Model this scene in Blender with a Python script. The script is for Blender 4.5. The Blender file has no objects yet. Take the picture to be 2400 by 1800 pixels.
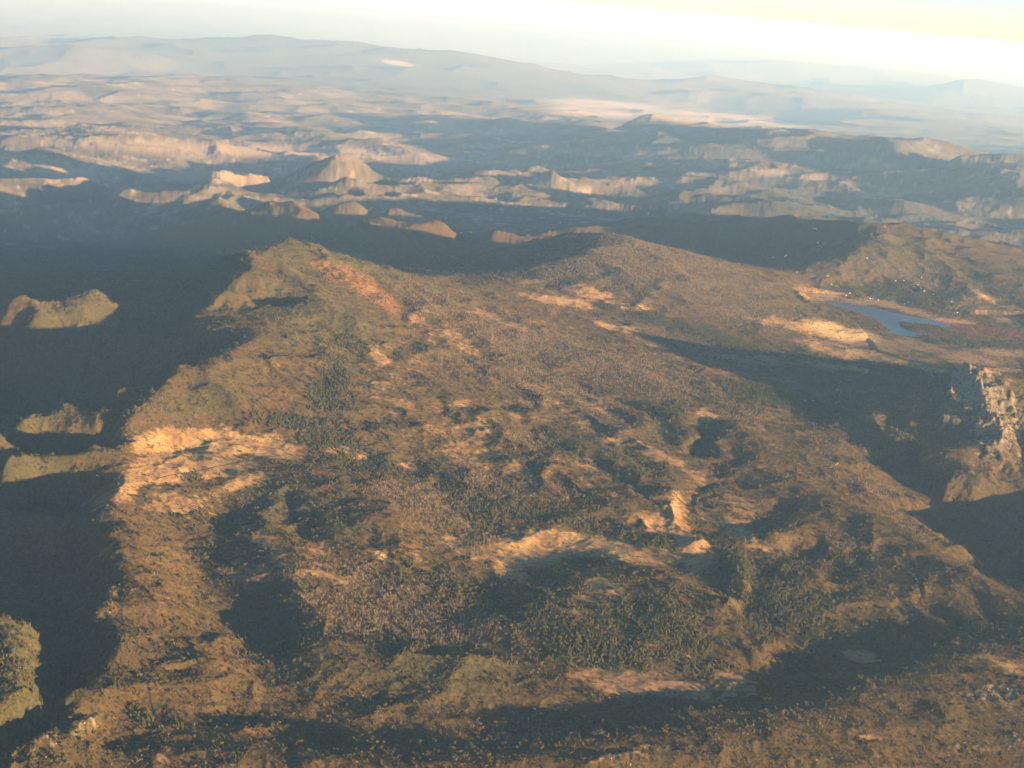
import bpy, bmesh, math, random, os
import numpy as np
from mathutils import Matrix, Vector

# ------------------------------------------------------------------ camera, sky, sun, exposure
DEV = os.environ.get('DEVQ', '')
scene = bpy.context.scene
FU, CU, CV = 3800.0, 1106.0, 829.5            # focal length and centre in reference units (picture 2212 wide)
PITCH, ROLL, CAMZ = math.atan(829.5 / 3800.0), math.radians(5.14), 4000.0
fw = np.array([0, math.cos(PITCH), -math.sin(PITCH)])
up0 = np.array([0, math.sin(PITCH), math.cos(PITCH)])
rt0 = np.array([1.0, 0, 0])
rt = math.cos(ROLL) * rt0 + math.sin(ROLL) * up0
upv = math.cos(ROLL) * up0 - math.sin(ROLL) * rt0
cd = bpy.data.cameras.new('camera')
cam = bpy.data.objects.new('camera', cd)
scene.collection.objects.link(cam)
cam.matrix_world = Matrix(((rt[0], upv[0], -fw[0], 0), (rt[1], upv[1], -fw[1], 0), (rt[2], upv[2], -fw[2], CAMZ), (0, 0, 0, 1)))
cd.sensor_width = 36.0
cd.lens = 36.0 * FU / 2212.0
cd.clip_start = 10.0
cd.clip_end = 2000000.0
scene.camera = cam

SUN_EL, SUN_AZ = math.radians(6.0), math.radians(128.0)   # azimuth clockwise from the view direction (+Y)
sdir = Vector((math.sin(SUN_AZ) * math.cos(SUN_EL), math.cos(SUN_AZ) * math.cos(SUN_EL), math.sin(SUN_EL)))
world = bpy.data.worlds.new("World")
scene.world = world
world.use_nodes = True
wn = world.node_tree
wn.nodes.clear()
sky = wn.nodes.new('ShaderNodeTexSky')
sky.sky_type = 'NISHITA'
sky.sun_disc = False
sky.sun_elevation = SUN_EL
sky.sun_rotation = SUN_AZ
sky.altitude = 1500
sky.air_density = 1.0
sky.dust_density = 0.2
sky.ozone_density = 3.5
bg = wn.nodes.new('ShaderNodeBackground')
bg.inputs['Strength'].default_value = 0.09
wo = wn.nodes.new('ShaderNodeOutputWorld')
wn.links.new(sky.outputs[0], bg.inputs['Color'])
wn.links.new(bg.outputs[0], wo.inputs['Surface'])
sl = bpy.data.lights.new('sun', 'SUN')
sl.energy = 5.0
sl.angle = math.radians(0.5)
sl.color = (1.0, 0.73, 0.39)
so = bpy.data.objects.new('sun', sl)
scene.collection.objects.link(so)
so.location = (4000, -4000, 5000)
so.rotation_euler = sdir.to_track_quat('Z', 'Y').to_euler()
scene.view_settings.view_transform = 'Standard'
scene.view_settings.look = 'None'
scene.view_settings.gamma = 1.0
scene.view_settings.use_curve_mapping = False
scene.view_settings.exposure = 2.32
scene.render.engine = 'CYCLES'
scene.cycles.use_denoising = True
scene.cycles.max_bounces = 4
scene.cycles.diffuse_bounces = 2
scene.cycles.volume_bounces = 1
scene.cycles.caustics_reflective = False
scene.cycles.caustics_refractive = False
HAZE = 0.84e-5

# ------------------------------------------------------------------ helpers
def project(x, y, z):
    """world point -> reference picture units"""
    zz = z - CAMZ
    d = y * fw[1] + zz * fw[2]
    a = x * rt[0] + y * rt[1] + zz * rt[2]
    b = x * upv[0] + y * upv[1] + zz * upv[2]
    return CU + FU * a / d, CV - FU * b / d

def unproject(u, v, e, dist=None):
    """picture point + elevation (m), or distance (km) -> world point"""
    d = fw * FU + rt * (u - CU) + upv * (CV - v)
    if dist is None: dist = 0 < e < 240
    t = (abs(e) * 1000.0 / d[1]) if dist else (e - CAMZ) / d[2]
    return d[0] * t, d[1] * t, CAMZ + d[2] * t

_rs = np.random.RandomState(7)
_perm = _rs.permutation(4096).astype(np.int64)
_ga = _rs.rand(4096) * 2 * np.pi
_gx, _gy = np.cos(_ga), np.sin(_ga)
def gn(x, y, seed=0):
    xi = np.floor(x); yi = np.floor(y)
    fx = x - xi; fy = y - yi
    xi = xi.astype(np.int64) + seed * 131; yi = yi.astype(np.int64) + seed * 57
    ux = fx * fx * fx * (fx * (fx * 6 - 15) + 10); uy = fy * fy * fy * (fy * (fy * 6 - 15) + 10)
    def g(a, b, dx, dy):
        h = _perm[(_perm[a & 4095] + b) & 4095]
        return _gx[h] * dx + _gy[h] * dy
    n00 = g(xi, yi, fx, fy); n10 = g(xi + 1, yi, fx - 1, fy)
    n01 = g(xi, yi + 1, fx, fy - 1); n11 = g(xi + 1, yi + 1, fx - 1, fy - 1)
    a = n00 + ux * (n10 - n00); b = n01 + ux * (n11 - n01)
    return (a + uy * (b - a)) * 1.5
def fbm(x, y, scale, octv, seed=0, gain=0.5):
    x = x / scale; y = y / scale; a = 1.0; s = 0; t = 0
    for o in range(octv):
        s = s + a * gn(x, y, seed + o); t += a
        x, y = 1.6 * x + 1.2 * y + 17.1, -1.2 * x + 1.6 * y + 5.3
        a *= gain
    return s / t
def ridged(x, y, scale, octv, seed=0, gain=0.55):
    x = x / scale; y = y / scale; a = 1.0; s = 0; t = 0; w = 1.0
    for o in range(octv):
        n = 1 - np.minimum(np.abs(gn(x, y, seed + o)) * 1.7, 1.0)
        n = n * n
        s = s + a * n * w; t += a
        w = np.clip(n * 1.6, 0, 1)
        x, y = 1.6 * x + 1.2 * y + 11.7, -1.2 * x + 1.6 * y + 3.9
        a *= gain
    return s / t
def sstep(a, b, x):
    t = np.clip((x - a) / (b - a), 0, 1)
    return t * t * (3 - 2 * t)

# ------------------------------------------------------------------ terrain control
# (u, v, elevation in m or distance in km): ridges, valleys and flats
L = []   # polylines
def line(*p): L.append(p)
#FEATURES
# main summit and its crest
line((610,508,1985),(665,525,1945),(720,545,1900),(800,574,1825),(870,594,1750),(940,606,1650),(1000,614,1600))
line((610,508,1985),(578,532,1950),(545,547,1940))
line((545,547,1940),(500,590,1878),(460,630,1838),(430,662,1758))
line((480,664,1748),(560,663,1770),(620,657,1765))
line((530,625,1838),(560,612,1858),(600,600,1880))
line((610,508,1985),(600,560,1900),(625,610,1830),(660,655,1785),(635,675,1765),(567,703,1738),(500,748,1712),(440,773,1700),(383,793,1700),(335,845,1635),(270,905,1565),(235,950,1510))
line((615,672,1705),(570,684,1640),(500,702,1560),(420,715,1460))       # gully in the bay
line((235,950,1510),(160,985,1490),(60,1012,1440),(-60,1050,1390))      # lit spur to the left
line((390,850,1520),(300,830,1380),(200,850,1200),(60,860,1050),(-60,860,950))
line((560,600,1600),(450,560,1200),(300,560,900))
line((400,740,1430),(250,740,1250),(100,760,1080),(-50,780,950))
line((272,620,1690),(215,622,1720),(150,646,1670),(70,688,1580))
line((50,630,1440),(40,700,1420))         # lit knoll on the far spur
line((60,600,1250),(160,590,1150),(260,580,1050))
line((30,652,1600),(0,655,1630),(-80,665,1600))
line((125,872,1490),(60,902,1475),(0,932,1465),(-60,960,1450))           # lit rocky spurs
line((215,895,1490),(170,925,1470))
line((105,948,1440),(40,985,1430),(0,1008,1420))
line((60,965,1260),(-20,990,1220))
# plateau rim along the left
line((300,975,1480),(245,1030,1462),(205,1090,1450),(190,1120,1445),(215,1160,1440),(240,1240,1430),(245,1290,1420),(225,1340,1410),(210,1400,1400),(180,1460,1390),(110,1560,1370),(50,1640,1350),(0,1720,1340))
line((225,1015,1340),(120,1050,1180),(0,1080,1050),(-100,1100,950))
line((120,1130,1220),(60,1180,1050),(-50,1200,950))
line((150,1230,1230),(140,1330,1260),(155,1430,1285),(140,1520,1300),(70,1600,1300),(-40,1670,1260))
line((-120,1290,1440),(-20,1318,1435),(40,1335,1425),(90,1390,1400),(100,1450,1402),(60,1510,1392),(0,1550,1390))
# middle peak
line((1200,532,1630),(1140,552,1550),(1080,578,1505))
line((1130,528,1600),(1215,506,1705),(1280,504,1760),(1340,508,1790),(1400,525,1755),(1500,560,1690),(1600,592,1620),(1700,626,1540),(1760,650,1460))
line((1340,508,1790),(1250,560,1700),(1150,590,1600),(1060,612,1570))
line((1340,508,1790),(1400,580,1690),(1480,640,1580),(1560,680,1500),(1650,720,1440))
line((1130,600,1560),(1240,650,1540),(1350,680,1490),(1450,710,1450))
# saddle meadow and dark slopes behind
line((960,590,1500),(1060,590,1510))
line((900,570,1250),(1000,545,1150),(1100,500,950))
line((700,520,1300),(760,500,1000),(800,480,850))
# lit broad east slope
line((700,600,1800),(800,650,1720),(900,700,1640),(1000,750,1580),(1100,800,1530),(1200,850,1490),(1300,900,1465),(1400,950,1445),(1500,1000,1425))
line((760,590,1820),(900,640,1690),(1040,690,1600),(1180,740,1530),(1330,800,1480),(1500,870,1440),(1650,930,1420))
line((640,680,1765),(720,760,1650),(800,820,1590),(900,880,1530),(1000,940,1480),(1100,1000,1440))
line((560,735,1725),(600,820,1620),(680,880,1560),(760,930,1500))
line((395,795,1690),(430,860,1600),(470,900,1530))
line((1180,650,1540),(1300,720,1480),(1420,760,1440),(1560,800,1425),(1700,840,1415))
# stonewall shadow valley and lake basin
line((1475,720,1440),(1600,750,1425),(1760,790,1415),(1900,820,1410))
line((1660,730,1430),(1760,735,1415),(1880,735,1411),(2000,760,1410),(2150,780,1412),(2300,800,1420))
line((1795,653,1410),(1851,664,1410),(1908,680,1410),(1958,700,1410),(2061,708,1411),(2212,730,1411))
# northern mountain
line((1541,466,1480),(1650,474,1600),(1740,478,1720),(1808,479,1780),(1908,490,1825),(1990,510,1775),(2050,525,1740),(2110,545,1700),(2212,575,1640),(2350,620,1580))
line((1908,490,1825),(1850,540,1720),(1800,590,1560),(1770,620,1460))
line((1908,490,1825),(1980,560,1660),(2020,620,1500))
line((1860,620,1440),(1950,640,1440),(2050,670,1440),(2200,700,1440))
line((2150,600,1600),(2212,650,1500),(2300,700,1480))
line((1500,560,1250),(1620,560,1300),(1700,590,1380))
# stonewall peak
line((1850,860,1450),(1950,838,1560),(2040,812,1680),(2088,801,1720),(2108,796,1765),(2130,806,1725),(2160,809,1718),(2212,818,1700),(2320,840,1650))
line((2070,812,1640),(2060,850,1560),(2055,880,1490))
line((2150,850,1660),(2165,900,1560),(2180,960,1470),(2190,1010,1400))
line((2108,798,1750),(2100,850,1650),(2085,900,1560),(2100,960,1480),(2110,1030,1400))
line((2212,818,1700),(2212,900,1560),(2212,980,1450))
line((1900,870,1500),(1890,910,1450),(1870,940,1410))
line((2050,850,1600),(2050,900,1520),(2040,960,1430))
line((1860,925,1425),(1930,948,1440),(2020,986,1430),(2090,1046,1390))
line((1850,960,1370),(1930,990,1345),(2000,1040,1320))
line((1790,850,1420),(1830,920,1405),(1850,1000,1390),(1840,1040,1385))
# right crest and canyon behind it
line((1480,890,1470),(1560,960,1455),(1640,1010,1440),(1750,1055,1425),(1880,1100,1405),(2000,1160,1385),(2100,1230,1365),(2190,1310,1345),(2212,1345,1340))
line((1930,1075,1330),(2050,1110,1210),(2130,1170,1170),(2212,1280,1170))
line((2160,1040,1350),(2212,1080,1300))
line((2340,1080,1375),(2400,1200,1390),(2470,1330,1380))  # unseen ridge right of the frame, added to shade bench and canyon
line((2212,1150,1370),(2180,1180,1320))
line((1600,1050,1395),(1700,1110,1385),(1800,1130,1380),(1900,1180,1365),(2000,1260,1350),(2060,1320,1335))
line((1660,1150,1388),(1720,1152,1388),(1790,1170,1378))
line((1700,1180,1350),(1780,1190,1352))
line((1460,1050,1425),(1450,1080,1418),(1480,1120,1400))
line((1500,1130,1375),(1540,1200,1350),(1560,1280,1335),(1640,1340,1320),(1750,1370,1310),(1850,1390,1305))
line((1600,1250,1375),(1700,1280,1360))
# hill in the middle foreground
line((1560,1300,1370),(1480,1258,1378),(1390,1240,1383),(1300,1238,1380),(1240,1265,1372),(1170,1310,1360),(1070,1370,1345))
line((1150,1180,1345),(1250,1190,1345),(1350,1170,1350),(1420,1210,1348))
line((1140,1240,1339),(1080,1290,1333),(1000,1360,1326),(970,1400,1320))
line((1310,1260,1380),(1320,1320,1366),(1330,1400,1345))
line((1480,1340,1360),(1580,1400,1340),(1620,1420,1330))
line((1250,1480,1318),(1400,1470,1318),(1560,1480,1315))
# golden meadow and centre left
line((330,960,1480),(400,960,1462),(500,965,1455),(600,965,1450),(680,975,1445))
line((300,1080,1445),(340,1140,1430),(380,1190,1400))
line((560,1020,1450),(610,1050,1448),(640,1090,1425))
line((550,1060,1405),(480,1120,1375),(420,1200,1350),(410,1260,1340),(480,1320,1325),(540,1400,1310),(560,1480,1305),(640,1520,1300))
line((560,1110,1415),(590,1180,1405),(620,1260,1388),(640,1300,1378),(640,1360,1360),(650,1430,1350))
line((520,1290,1330),(560,1360,1318),(590,1430,1310))
line((660,1050,1448),(720,1048,1455),(780,1080,1445),(850,1130,1425),(900,1170,1405))
line((640,1110,1400),(700,1190,1385))
line((830,1000,1425),(950,1060,1410),(1000,1110,1385),(1020,1180,1360))
line((730,1260,1370),(850,1290,1345),(900,1350,1325))
line((250,1340,1405),(330,1350,1390),(430,1380,1360))
line((250,1480,1390),(330,1500,1375),(430,1470,1360),(480,1540,1340))
line((700,1420,1360),(800,1450,1355))
line((860,1425,1365),(930,1418,1370),(1010,1428,1362),(1080,1460,1350))
line((1100,1420,1335),(1150,1500,1325))
line((360,1430,1385),(410,1425,1385),(470,1432,1375))
# bottom of the picture
line((2420,1330,1375),(2300,1355,1370),(2212,1372,1368),(2140,1388,1364),(2040,1412,1362),(1950,1440,1352),(1880,1480,1348),(1780,1530,1352),(1640,1570,1350),(1500,1592,1350),(1360,1600,1350),(1230,1590,1345))
line((1700,1420,1300),(1600,1470,1300),(1450,1520,1300),(1250,1540,1298),(1050,1550,1300))
line((1900,1400,1300),(1800,1450,1298))
line((2300,1480,1355),(2212,1480,1350),(2100,1560,1312),(2000,1640,1285))
line((950,1620,1305),(800,1590,1292),(680,1570,1290),(560,1560,1292))
line((1000,1700,1352),(850,1660,1352),(740,1625,1350),(650,1640,1350),(560,1610,1348),(480,1570,1345))
line((300,1640,1330),(250,1600,1320))
# below the frame
line((-300,1900,1180),(200,1900,1200),(700,1900,1180),(1200,1900,1160),(1700,1900,1150),(2200,1900,1150),(2700,1900,1150))
line((-300,2400,1000),(500,2400,1000),(1200,2400,1000),(2000,2400,950),(2700,2400,950))
line((2900,1500,1250),(2900,1100,1300),(2900,800,1400),(2800,600,1300),(2800,450,1000))
line((2500,750,1430),(2500,900,1420))
line((-500,1700,800),(-500,1300,800),(-500,1000,700),(-500,700,700),(-500,500,600))
line((1300,264,54),(1390,254,52),(1470,260,50),(1560,268,48),(1650,280,46),(1740,293,44),(1800,297,43),(1880,287,42),(1940,300,41),(1990,320,40),(2060,328,39),(2140,342,38),(2212,352,37.2),(2400,380,35))
line((1880,287,42),(1860,320,1250),(1840,350,1050))
line((1990,320,40),(2000,350,1150),(2010,380,1000))
line((1400,325,950),(1600,345,950),(1750,370,960),(1900,400,970),(2050,430,980),(2212,460,980),(2400,490,950))
line((1200,425,900),(1350,430,930),(1500,430,960),(1650,440,980),(1800,450,990),(1950,460,990),(2150,490,980),(2300,510,950))
line((1000,400,850),(1150,390,900),(1300,380,930),(1500,390,950),(1700,405,960))
line((1540,466,1480),(1450,470,1250),(1380,475,1050))
line((2060,480,1080),(2212,545,1150))
line((885,484,1290),(920,474,1370),(965,472,1390),(1010,482,1340),(1030,490,1290))
line((930,496,1230),(985,497,1220))
line((940,503,1290),(1000,506,1330),(1050,496,1350),(1088,508,1290))
line((880,510,1000),(980,530,1050),(1080,530,1100))
line((860,470,900),(950,455,850),(1060,470,900),(1120,480,900))
line((1195,498,1330),(1235,490,1390),(1270,494,1340))
line((-60,396,700),(20,384,760),(90,368,800),(160,376,760),(215,386,680))
line((262,402,850),(330,402,900),(400,393,940),(470,376,980),(540,372,970),(590,388,880))
line((430,428,1020),(475,418,1090),(510,432,1020))
line((590,440,1280),(630,434,1350),(680,448,1270))
line((550,416,890),(640,402,990),(720,374,1070),(780,352,1090),(850,368,1020),(930,406,890))
line((735,428,1180),(790,420,1270),(850,440,1180))
line((695,462,1280),(770,467,1340),(850,482,1250))
line((0,440,660),(200,430,680),(380,440,760),(520,460,840),(600,475,840),(760,490,890))
line((640,418,900),(560,440,900)); line((900,440,850),(1000,450,850))
# backcountry on the left
NB = len(L)
line((0,470,620),(200,470,600),(400,460,620),(600,460,640),(750,450,700),(900,440,720))
line((-200,520,600),(100,530,620),(300,520,640))
line((970,390,1180),(1040,375,1230),(1100,380,1210))
line((0,425,600),(200,415,620),(350,430,600),(500,445,620))
line((650,350,820),(520,345,820),(300,350,830),(100,345,850))
line((680,395,650),(600,405,620))
line((0,320,1000),(150,315,1050),(300,318,1080),(450,312,1100),(600,312,1120),(750,318,1100),(900,320,1100),(1050,325,1080))
line((0,280,1000),(300,280,1000),(600,280,1020),(900,285,1020),(1100,300,980))
line((0,225,950),(200,215,950),(400,230,950),(700,240,980),(900,250,1000))
line((150,205,1150),(220,192,1250),(280,205,1150))
line((480,235,1050),(540,225,1150),(600,240,1050))
line((0,160,900),(300,165,900),(600,170,900),(900,190,900))
line((-100,112,52),(40,97,52),(110,104,52),(170,99,50),(230,110,50),(320,118,50))
line((-300,150,50),(-500,200,45))
line((200,150,48),(350,140,50),(500,150,50))
# long far ridge
line((230,94,66),(300,87,63),(400,82,61),(500,76,60),(560,77,60),(640,82,60),(720,92,59),(790,96,59),(850,106,58),(920,109,58),(990,113,57),(1060,125,57),(1150,145,57),(1250,168,56),(1320,183,56),(1420,205,56))
line((600,130,53),(750,140,52),(900,150,51),(1040,175,50),(1150,200,50),(1250,222,49))
line((1060,225,830),(1200,238,830),(1350,252,830),(1500,268,830),(1700,285,830),(1950,318,830),(2200,345,830))
line((950,228,1150),(1010,216,1200),(1070,232,1180),(1150,245,1150),(1240,262,1150))
# ridge with the peak on the right
line((1100,430,850),(1250,440,850),(1400,460,850))
line((1230,305,1150),(1300,300,1200),(1400,292,1250),(1450,310,1150))
line((1150,350,1000),(1250,370,1000),(1000,340,900))
# farthest ground
line((1200,180,800),(1500,200,850),(1800,230,850),(2200,290,850))
line((1330,190,66),(1450,172,66),(1540,165,66),(1640,184,64),(1750,195,63),(1850,215,62),(1980,232,61),(2100,245,60),(2212,252,60),(2400,275,60))
line((1500,225,55),(1700,235,53),(1900,262,50),(2212,280,48),(2400,310,48))
line((1250,142,105),(1400,140,105),(1520,133,105),(1600,136,103),(1660,128,102),(1740,134,102),(1850,150,100),(1940,170,95),(2000,185,90))
line((1960,192,82),(2030,180,80),(2090,170,80),(2140,168,80),(2180,180,80),(2260,200,80),(2500,220,80))
line((-800,-95,118),(100,-14,118),(500,22,118),(900,58,118),(1200,85,118),(2300,184,118))
line((1700,215,78),(2000,225,72),(2300,245,68))
line((-900,-155,200),(0,-75,200),(1000,15,200),(2000,105,200),(3200,213,200))
#ENDFEATURES
def back(p):
    out_ = []
    for (u, v, e) in p:
        if e < 240: e = -e * (1.45 if e < 47 else 1.95 if e < 140 else 3.0)
        else: e = e - (250 + 1250 * min(1.0, max(0.0, (450 - v) / 250.0)))
        out_.append((u, v, e))
    return out_
KM = {n_: [q[2] < 240 for q in p] for n_, p in enumerate(L)}
L[NB:] = [back(p) for p in L[NB:]]

pts = []
for n_, p in enumerate(L):
    W = [unproject(*q) if n_ < NB else unproject(q[0], q[1], q[2], KM[n_][j_]) for j_, q in enumerate(p)]
    W = [(x / y, math.log(y), z) for x, y, z in W]
    for a, b in zip(W[:-1], W[1:]):
        n = max(1, int(math.hypot(b[0] - a[0], b[1] - a[1]) / 0.016))
        for k in range(n):
            t = k / n
            pts.append([a[i] + (b[i] - a[i]) * t for i in range(3)])
    pts.append(list(W[-1]))
pts = np.array(pts)
# merge near-duplicates
key = np.round(pts[:, :2] / 0.004).astype(int)
_, idx = np.unique(key, axis=0, return_index=True)
pts = pts[np.sort(idx)]
N = len(pts)
EPS = 0.006
def phi(r2): return np.sqrt(r2 + EPS * EPS)
d2 = (pts[:, None, 0] - pts[None, :, 0]) ** 2 + (pts[:, None, 1] - pts[None, :, 1]) ** 2
A = np.zeros((N + 1, N + 1)); A[:N, :N] = phi(d2) - np.eye(N) * 0.0015; A[:N, N] = 1; A[N, :N] = 1
rhs = np.zeros(N + 1); rhs[:N] = pts[:, 2]
wgt = np.linalg.solve(A, rhs)
q = 0.5 if 'l' in DEV else 1.0
S0, S1 = math.log(3600.0), math.log(620000.0)
gt = np.linspace(-0.46, 0.46, int(380 * (0.7 if 'l' in DEV else 1)))
gs = np.concatenate([np.linspace(S0, math.log(30000), int(480 * (0.6 if 'l' in DEV else 1)), endpoint=False), np.linspace(math.log(30000), S1, 260)])
GT, GS = np.meshgrid(gt, gs)
H0 = np.empty(GT.size)
gT, gS = GT.ravel(), GS.ravel()
for i in range(0, gT.size, 8000):
    r2 = (gT[i:i + 8000, None] - pts[None, :, 0]) ** 2 + (gS[i:i + 8000, None] - pts[None, :, 1]) ** 2
    H0[i:i + 8000] = phi(r2) @ wgt[:N] + wgt[N]
H0 = H0.reshape(GT.shape)
print('control points', N)

def bil(F, rows, cols, s, t):
    j = np.clip(np.searchsorted(cols, t) - 1, 0, len(cols) - 2); i = np.clip(np.searchsorted(rows, s) - 1, 0, len(rows) - 2)
    a = np.clip((t - cols[j]) / (cols[j + 1] - cols[j]), 0, 1); b = np.clip((s - rows[i]) / (rows[i + 1] - rows[i]), 0, 1)
    return (F[i, j] * (1 - a) * (1 - b) + F[i, j + 1] * a * (1 - b) + F[i + 1, j] * (1 - a) * b + F[i + 1, j + 1] * a * b)

# terrain grid: columns by x/y, rows by log y
fine = np.linspace(-0.335, 0.335, int(950 * q))
side = 0.335 + np.cumsum(0.004 * 1.12 ** np.arange(40))
side = side[side < 1.25]
cols = np.concatenate([-side[::-1], fine, side])
rows = np.concatenate([np.linspace(S0, math.log(5200), int(40 * q), endpoint=False),
                       np.linspace(math.log(5200), math.log(20000), int(960 * q), endpoint=False),
                       np.linspace(math.log(20000), math.log(130000), int(345 * q), endpoint=False),
                       np.linspace(math.log(130000), S1, int(80 * q))])
CT, RS = np.meshgrid(cols, rows)
Y = np.exp(RS); X = CT * Y
Hb = bil(H0, gs, gt, RS, np.clip(CT, -0.455, 0.455))
out = sstep(0.40, 0.8, np.abs(CT))
Hb = Hb * (1 - out) + (1000 + 200 * fbm(X, Y, 9000, 3, 5)) * out * (Y > 0)
U, V = project(X, Y, Hb)

# ravines (negative) and spurs (positive) traced one by one: points, height in m, half width in m
CARVE = [([(1170,800),(1230,820),(1290,860),(1350,900)], -30, 90), ([(1330,860),(1380,880),(1420,900),(1450,950)], -26, 80), ([(1522,900),(1527,935),(1505,975)], -42, 70), ([(1545,905),(1600,925),(1650,960)], 26, 90),
 ([(950,860),(1000,930),(1060,990),(1080,1050)], -14, 90), ([(850,760),(930,830),(980,900)], -13, 100), ([(722,790),(702,850),(722,920),(800,980),(900,1020),(1000,1090),(1060,1140)], -30, 100),
 ([(1100,880),(1200,960),(1300,1010),(1420,1080)], -26, 80), ([(1600,960),(1560,1020),(1500,1080)], -24, 80), ([(1700,1090),(1650,1130),(1560,1150)], -20, 80), ([(1760,1170),(1700,1200),(1640,1250),(1600,1330)], -26, 80),
 ([(1930,1280),(1985,1340)], -16, 40), ([(1990,1270),(2010,1310),(2050,1340)], -18, 40), ([(2100,1280),(2150,1330)], -14, 40), ([(1900,1180),(1850,1220),(1800,1280)], -20, 60), ([(760,1150),(840,1200),(920,1230)], -20, 70), ([(612,1060),(632,1120),(660,1150)], -28, 60),
 ([(1040,660),(1150,708),(1260,758),(1370,803),(1480,850),(1600,890)], 30, 120), ([(900,740),(1000,800),(1100,840),(1230,880),(1340,940),(1420,990)], 30, 110), ([(820,840),(900,910),(980,960)], 24, 90),
 ([(1050,900),(1120,960),(1180,1000),(1260,1060),(1350,1110),(1400,1150)], 28, 90), ([(700,1052),(780,1075),(850,1125)], 22, 90), ([(1670,1160),(1740,1164),(1800,1172)], 16, 45), ([(1840,1176),(1900,1186),(1960,1192)], 14, 45), ([(1900,1262),(1960,1266)], 10, 35),
 ([(860,1425),(930,1418),(1010,1426)], 18, 60), ([(360,1434),(420,1430),(475,1438)], 15, 35), ([(640,1290),(700,1330),(690,1390)], 18, 70), ([(1440,1060),(1452,1110),(1500,1180)], 24, 60), ([(1560,1180),(1600,1240)], 16, 60), ([(1240,890),(1300,930),(1400,1010)], -18, 60),
 ([(1280,560),(1330,620),(1400,670)], -18, 110), ([(1420,550),(1480,600),(1560,640)], 18, 110), ([(1500,590),(1560,640),(1640,690)], -16, 110), ([(700,545),(800,610),(900,690)], -18, 100), ([(760,560),(860,620),(960,690),(1060,740)], 20, 110), ([(680,640),(780,720),(860,800)], 20, 100), ([(700,700),(760,780),(860,870)], -18, 90),
 ([(1950,520),(2000,570),(2040,610)], -30, 160), ([(2050,545),(2100,600),(2150,650)], -34, 160), ([(1990,520),(2060,580),(2110,640)], 28, 150), ([(1850,500),(1840,560),(1810,600)], 24, 150), ([(560,760),(620,830),(680,890)], -14, 80), ([(470,790),(500,850),(540,900)], 14, 80),
 ([(2060,830),(2040,900),(2030,960)], 34, 60), ([(2130,860),(2150,930),(2160,1000)], 36, 50), ([(2100,860),(2110,930),(2120,1000)], -34, 50), ([(2180,840),(2200,920),(2205,1000)], -34, 50), ([(1885,880),(1890,930)], 24, 50), ([(1980,850),(1970,920)], 22, 60), ([(1930,850),(1925,920)], -26, 60)]
ii0 = np.argsort(gs)
for p, amp, wd in CARVE:
    W = []
    for (u0, v0) in p:
        d_ = fw * FU + rt * (u0 - CU) + upv * (CV - v0)
        ys = np.geomspace(5500, 26000, 600); t_ = ys / d_[1]
        hh = bil(H0, gs, gt, np.log(ys), d_[0] * t_ / ys)
        k_ = int(np.argmax(CAMZ + d_[2] * t_ < hh)); W.append((d_[0] * t_[k_], ys[k_]))
    W = np.array(W); m3 = 3.0 * wd
    bx = (X > W[:, 0].min() - m3) & (X < W[:, 0].max() + m3) & (Y > W[:, 1].min() - m3) & (Y < W[:, 1].max() + m3)
    xs, ys_ = X[bx], Y[bx]; best = np.full(xs.shape, 1e9)
    xs = xs + 60 * fbm(xs, ys_, 260, 2, 33); ys2 = ys_ + 60 * fbm(xs, ys_, 260, 2, 37)
    for a_, b_ in zip(W[:-1], W[1:]):
        e_ = b_ - a_; L2 = e_ @ e_ + 1e-6
        t_ = np.clip(((xs - a_[0]) * e_[0] + (ys2 - a_[1]) * e_[1]) / L2, 0, 1)
        best = np.minimum(best, np.hypot(xs - a_[0] - t_ * e_[0], ys2 - a_[1] - t_ * e_[1]))
    Hb[bx] += 0.68 * amp * np.exp(-(best / wd) ** 1.5)

# natural relief: spurs and gullies
far = sstep(19500, 27000, Y)
vfar = sstep(60000, 100000, Y)
vvfar = sstep(180000, 230000, Y)
wx = X + 260 * fbm(X, Y, 1400, 2, 31); wy = Y + 260 * fbm(X, Y, 1400, 2, 47)
nearamp = (1 - far)
slope_r = np.gradient(Hb, axis=0) / np.gradient(Y, axis=0)
slope_c = np.gradient(Hb, axis=1) / np.gradient(X, axis=1)
slp = np.clip(np.hypot(slope_r, slope_c), 0, 0.7)
H = Hb + nearamp * (ridged(wx, wy, 760, 5, 3) - 0.42) * (13 + 150 * slp)
H += nearamp * fbm(X, Y, 260, 4, 9) * (3 + 15 * slp)
wx = X + 700 * fbm(X, Y, 2400, 2, 61); wy = Y + 700 * fbm(X, Y, 3500, 2, 67)
H += far * (1 - vfar) * (ridged(wx, wy, 3200, 5, 13, 0.42) - 0.42) * (150 + 140 * slp)
H += far * (1 - vfar) * fbm(X + 400, Y, 3800, 3, 43, 0.4) * 330 * sstep(21000, 30000, Y)
H += sstep(17500, 20500, Y) * (1 - sstep(32000, 50000, Y)) * (ridged(wx, wy, 1150, 4, 53, 0.55) - 0.42) * (55 + 130 * slp)
H += vfar * (1 - vvfar) * (ridged(wx, wy, 9000, 4, 17, 0.42) - 0.42) * (380 + 200 * slp)
H += nearamp * (ridged(wx, wy, 330, 4, 5) - 0.42) * (3 + 45 * slp)
H += far * (1 - vfar) * fbm(X, Y, 700, 4, 15) * 30
H += vvfar * ridged(X, Y, 45000, 3, 19) * 260
# lake and flat meadows stay level
def inpoly(u, v, poly):
    r = np.zeros(u.shape, bool)
    n = len(poly)
    for i in range(n):
        x0, y0 = poly[i]; x1, y1 = poly[(i + 1) % n]
        if y0 == y1: continue
        c = ((y0 > v) != (y1 > v)) & (u < (x1 - x0) * (v - y0) / (y1 - y0) + x0)
        r ^= c
    return r

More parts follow.
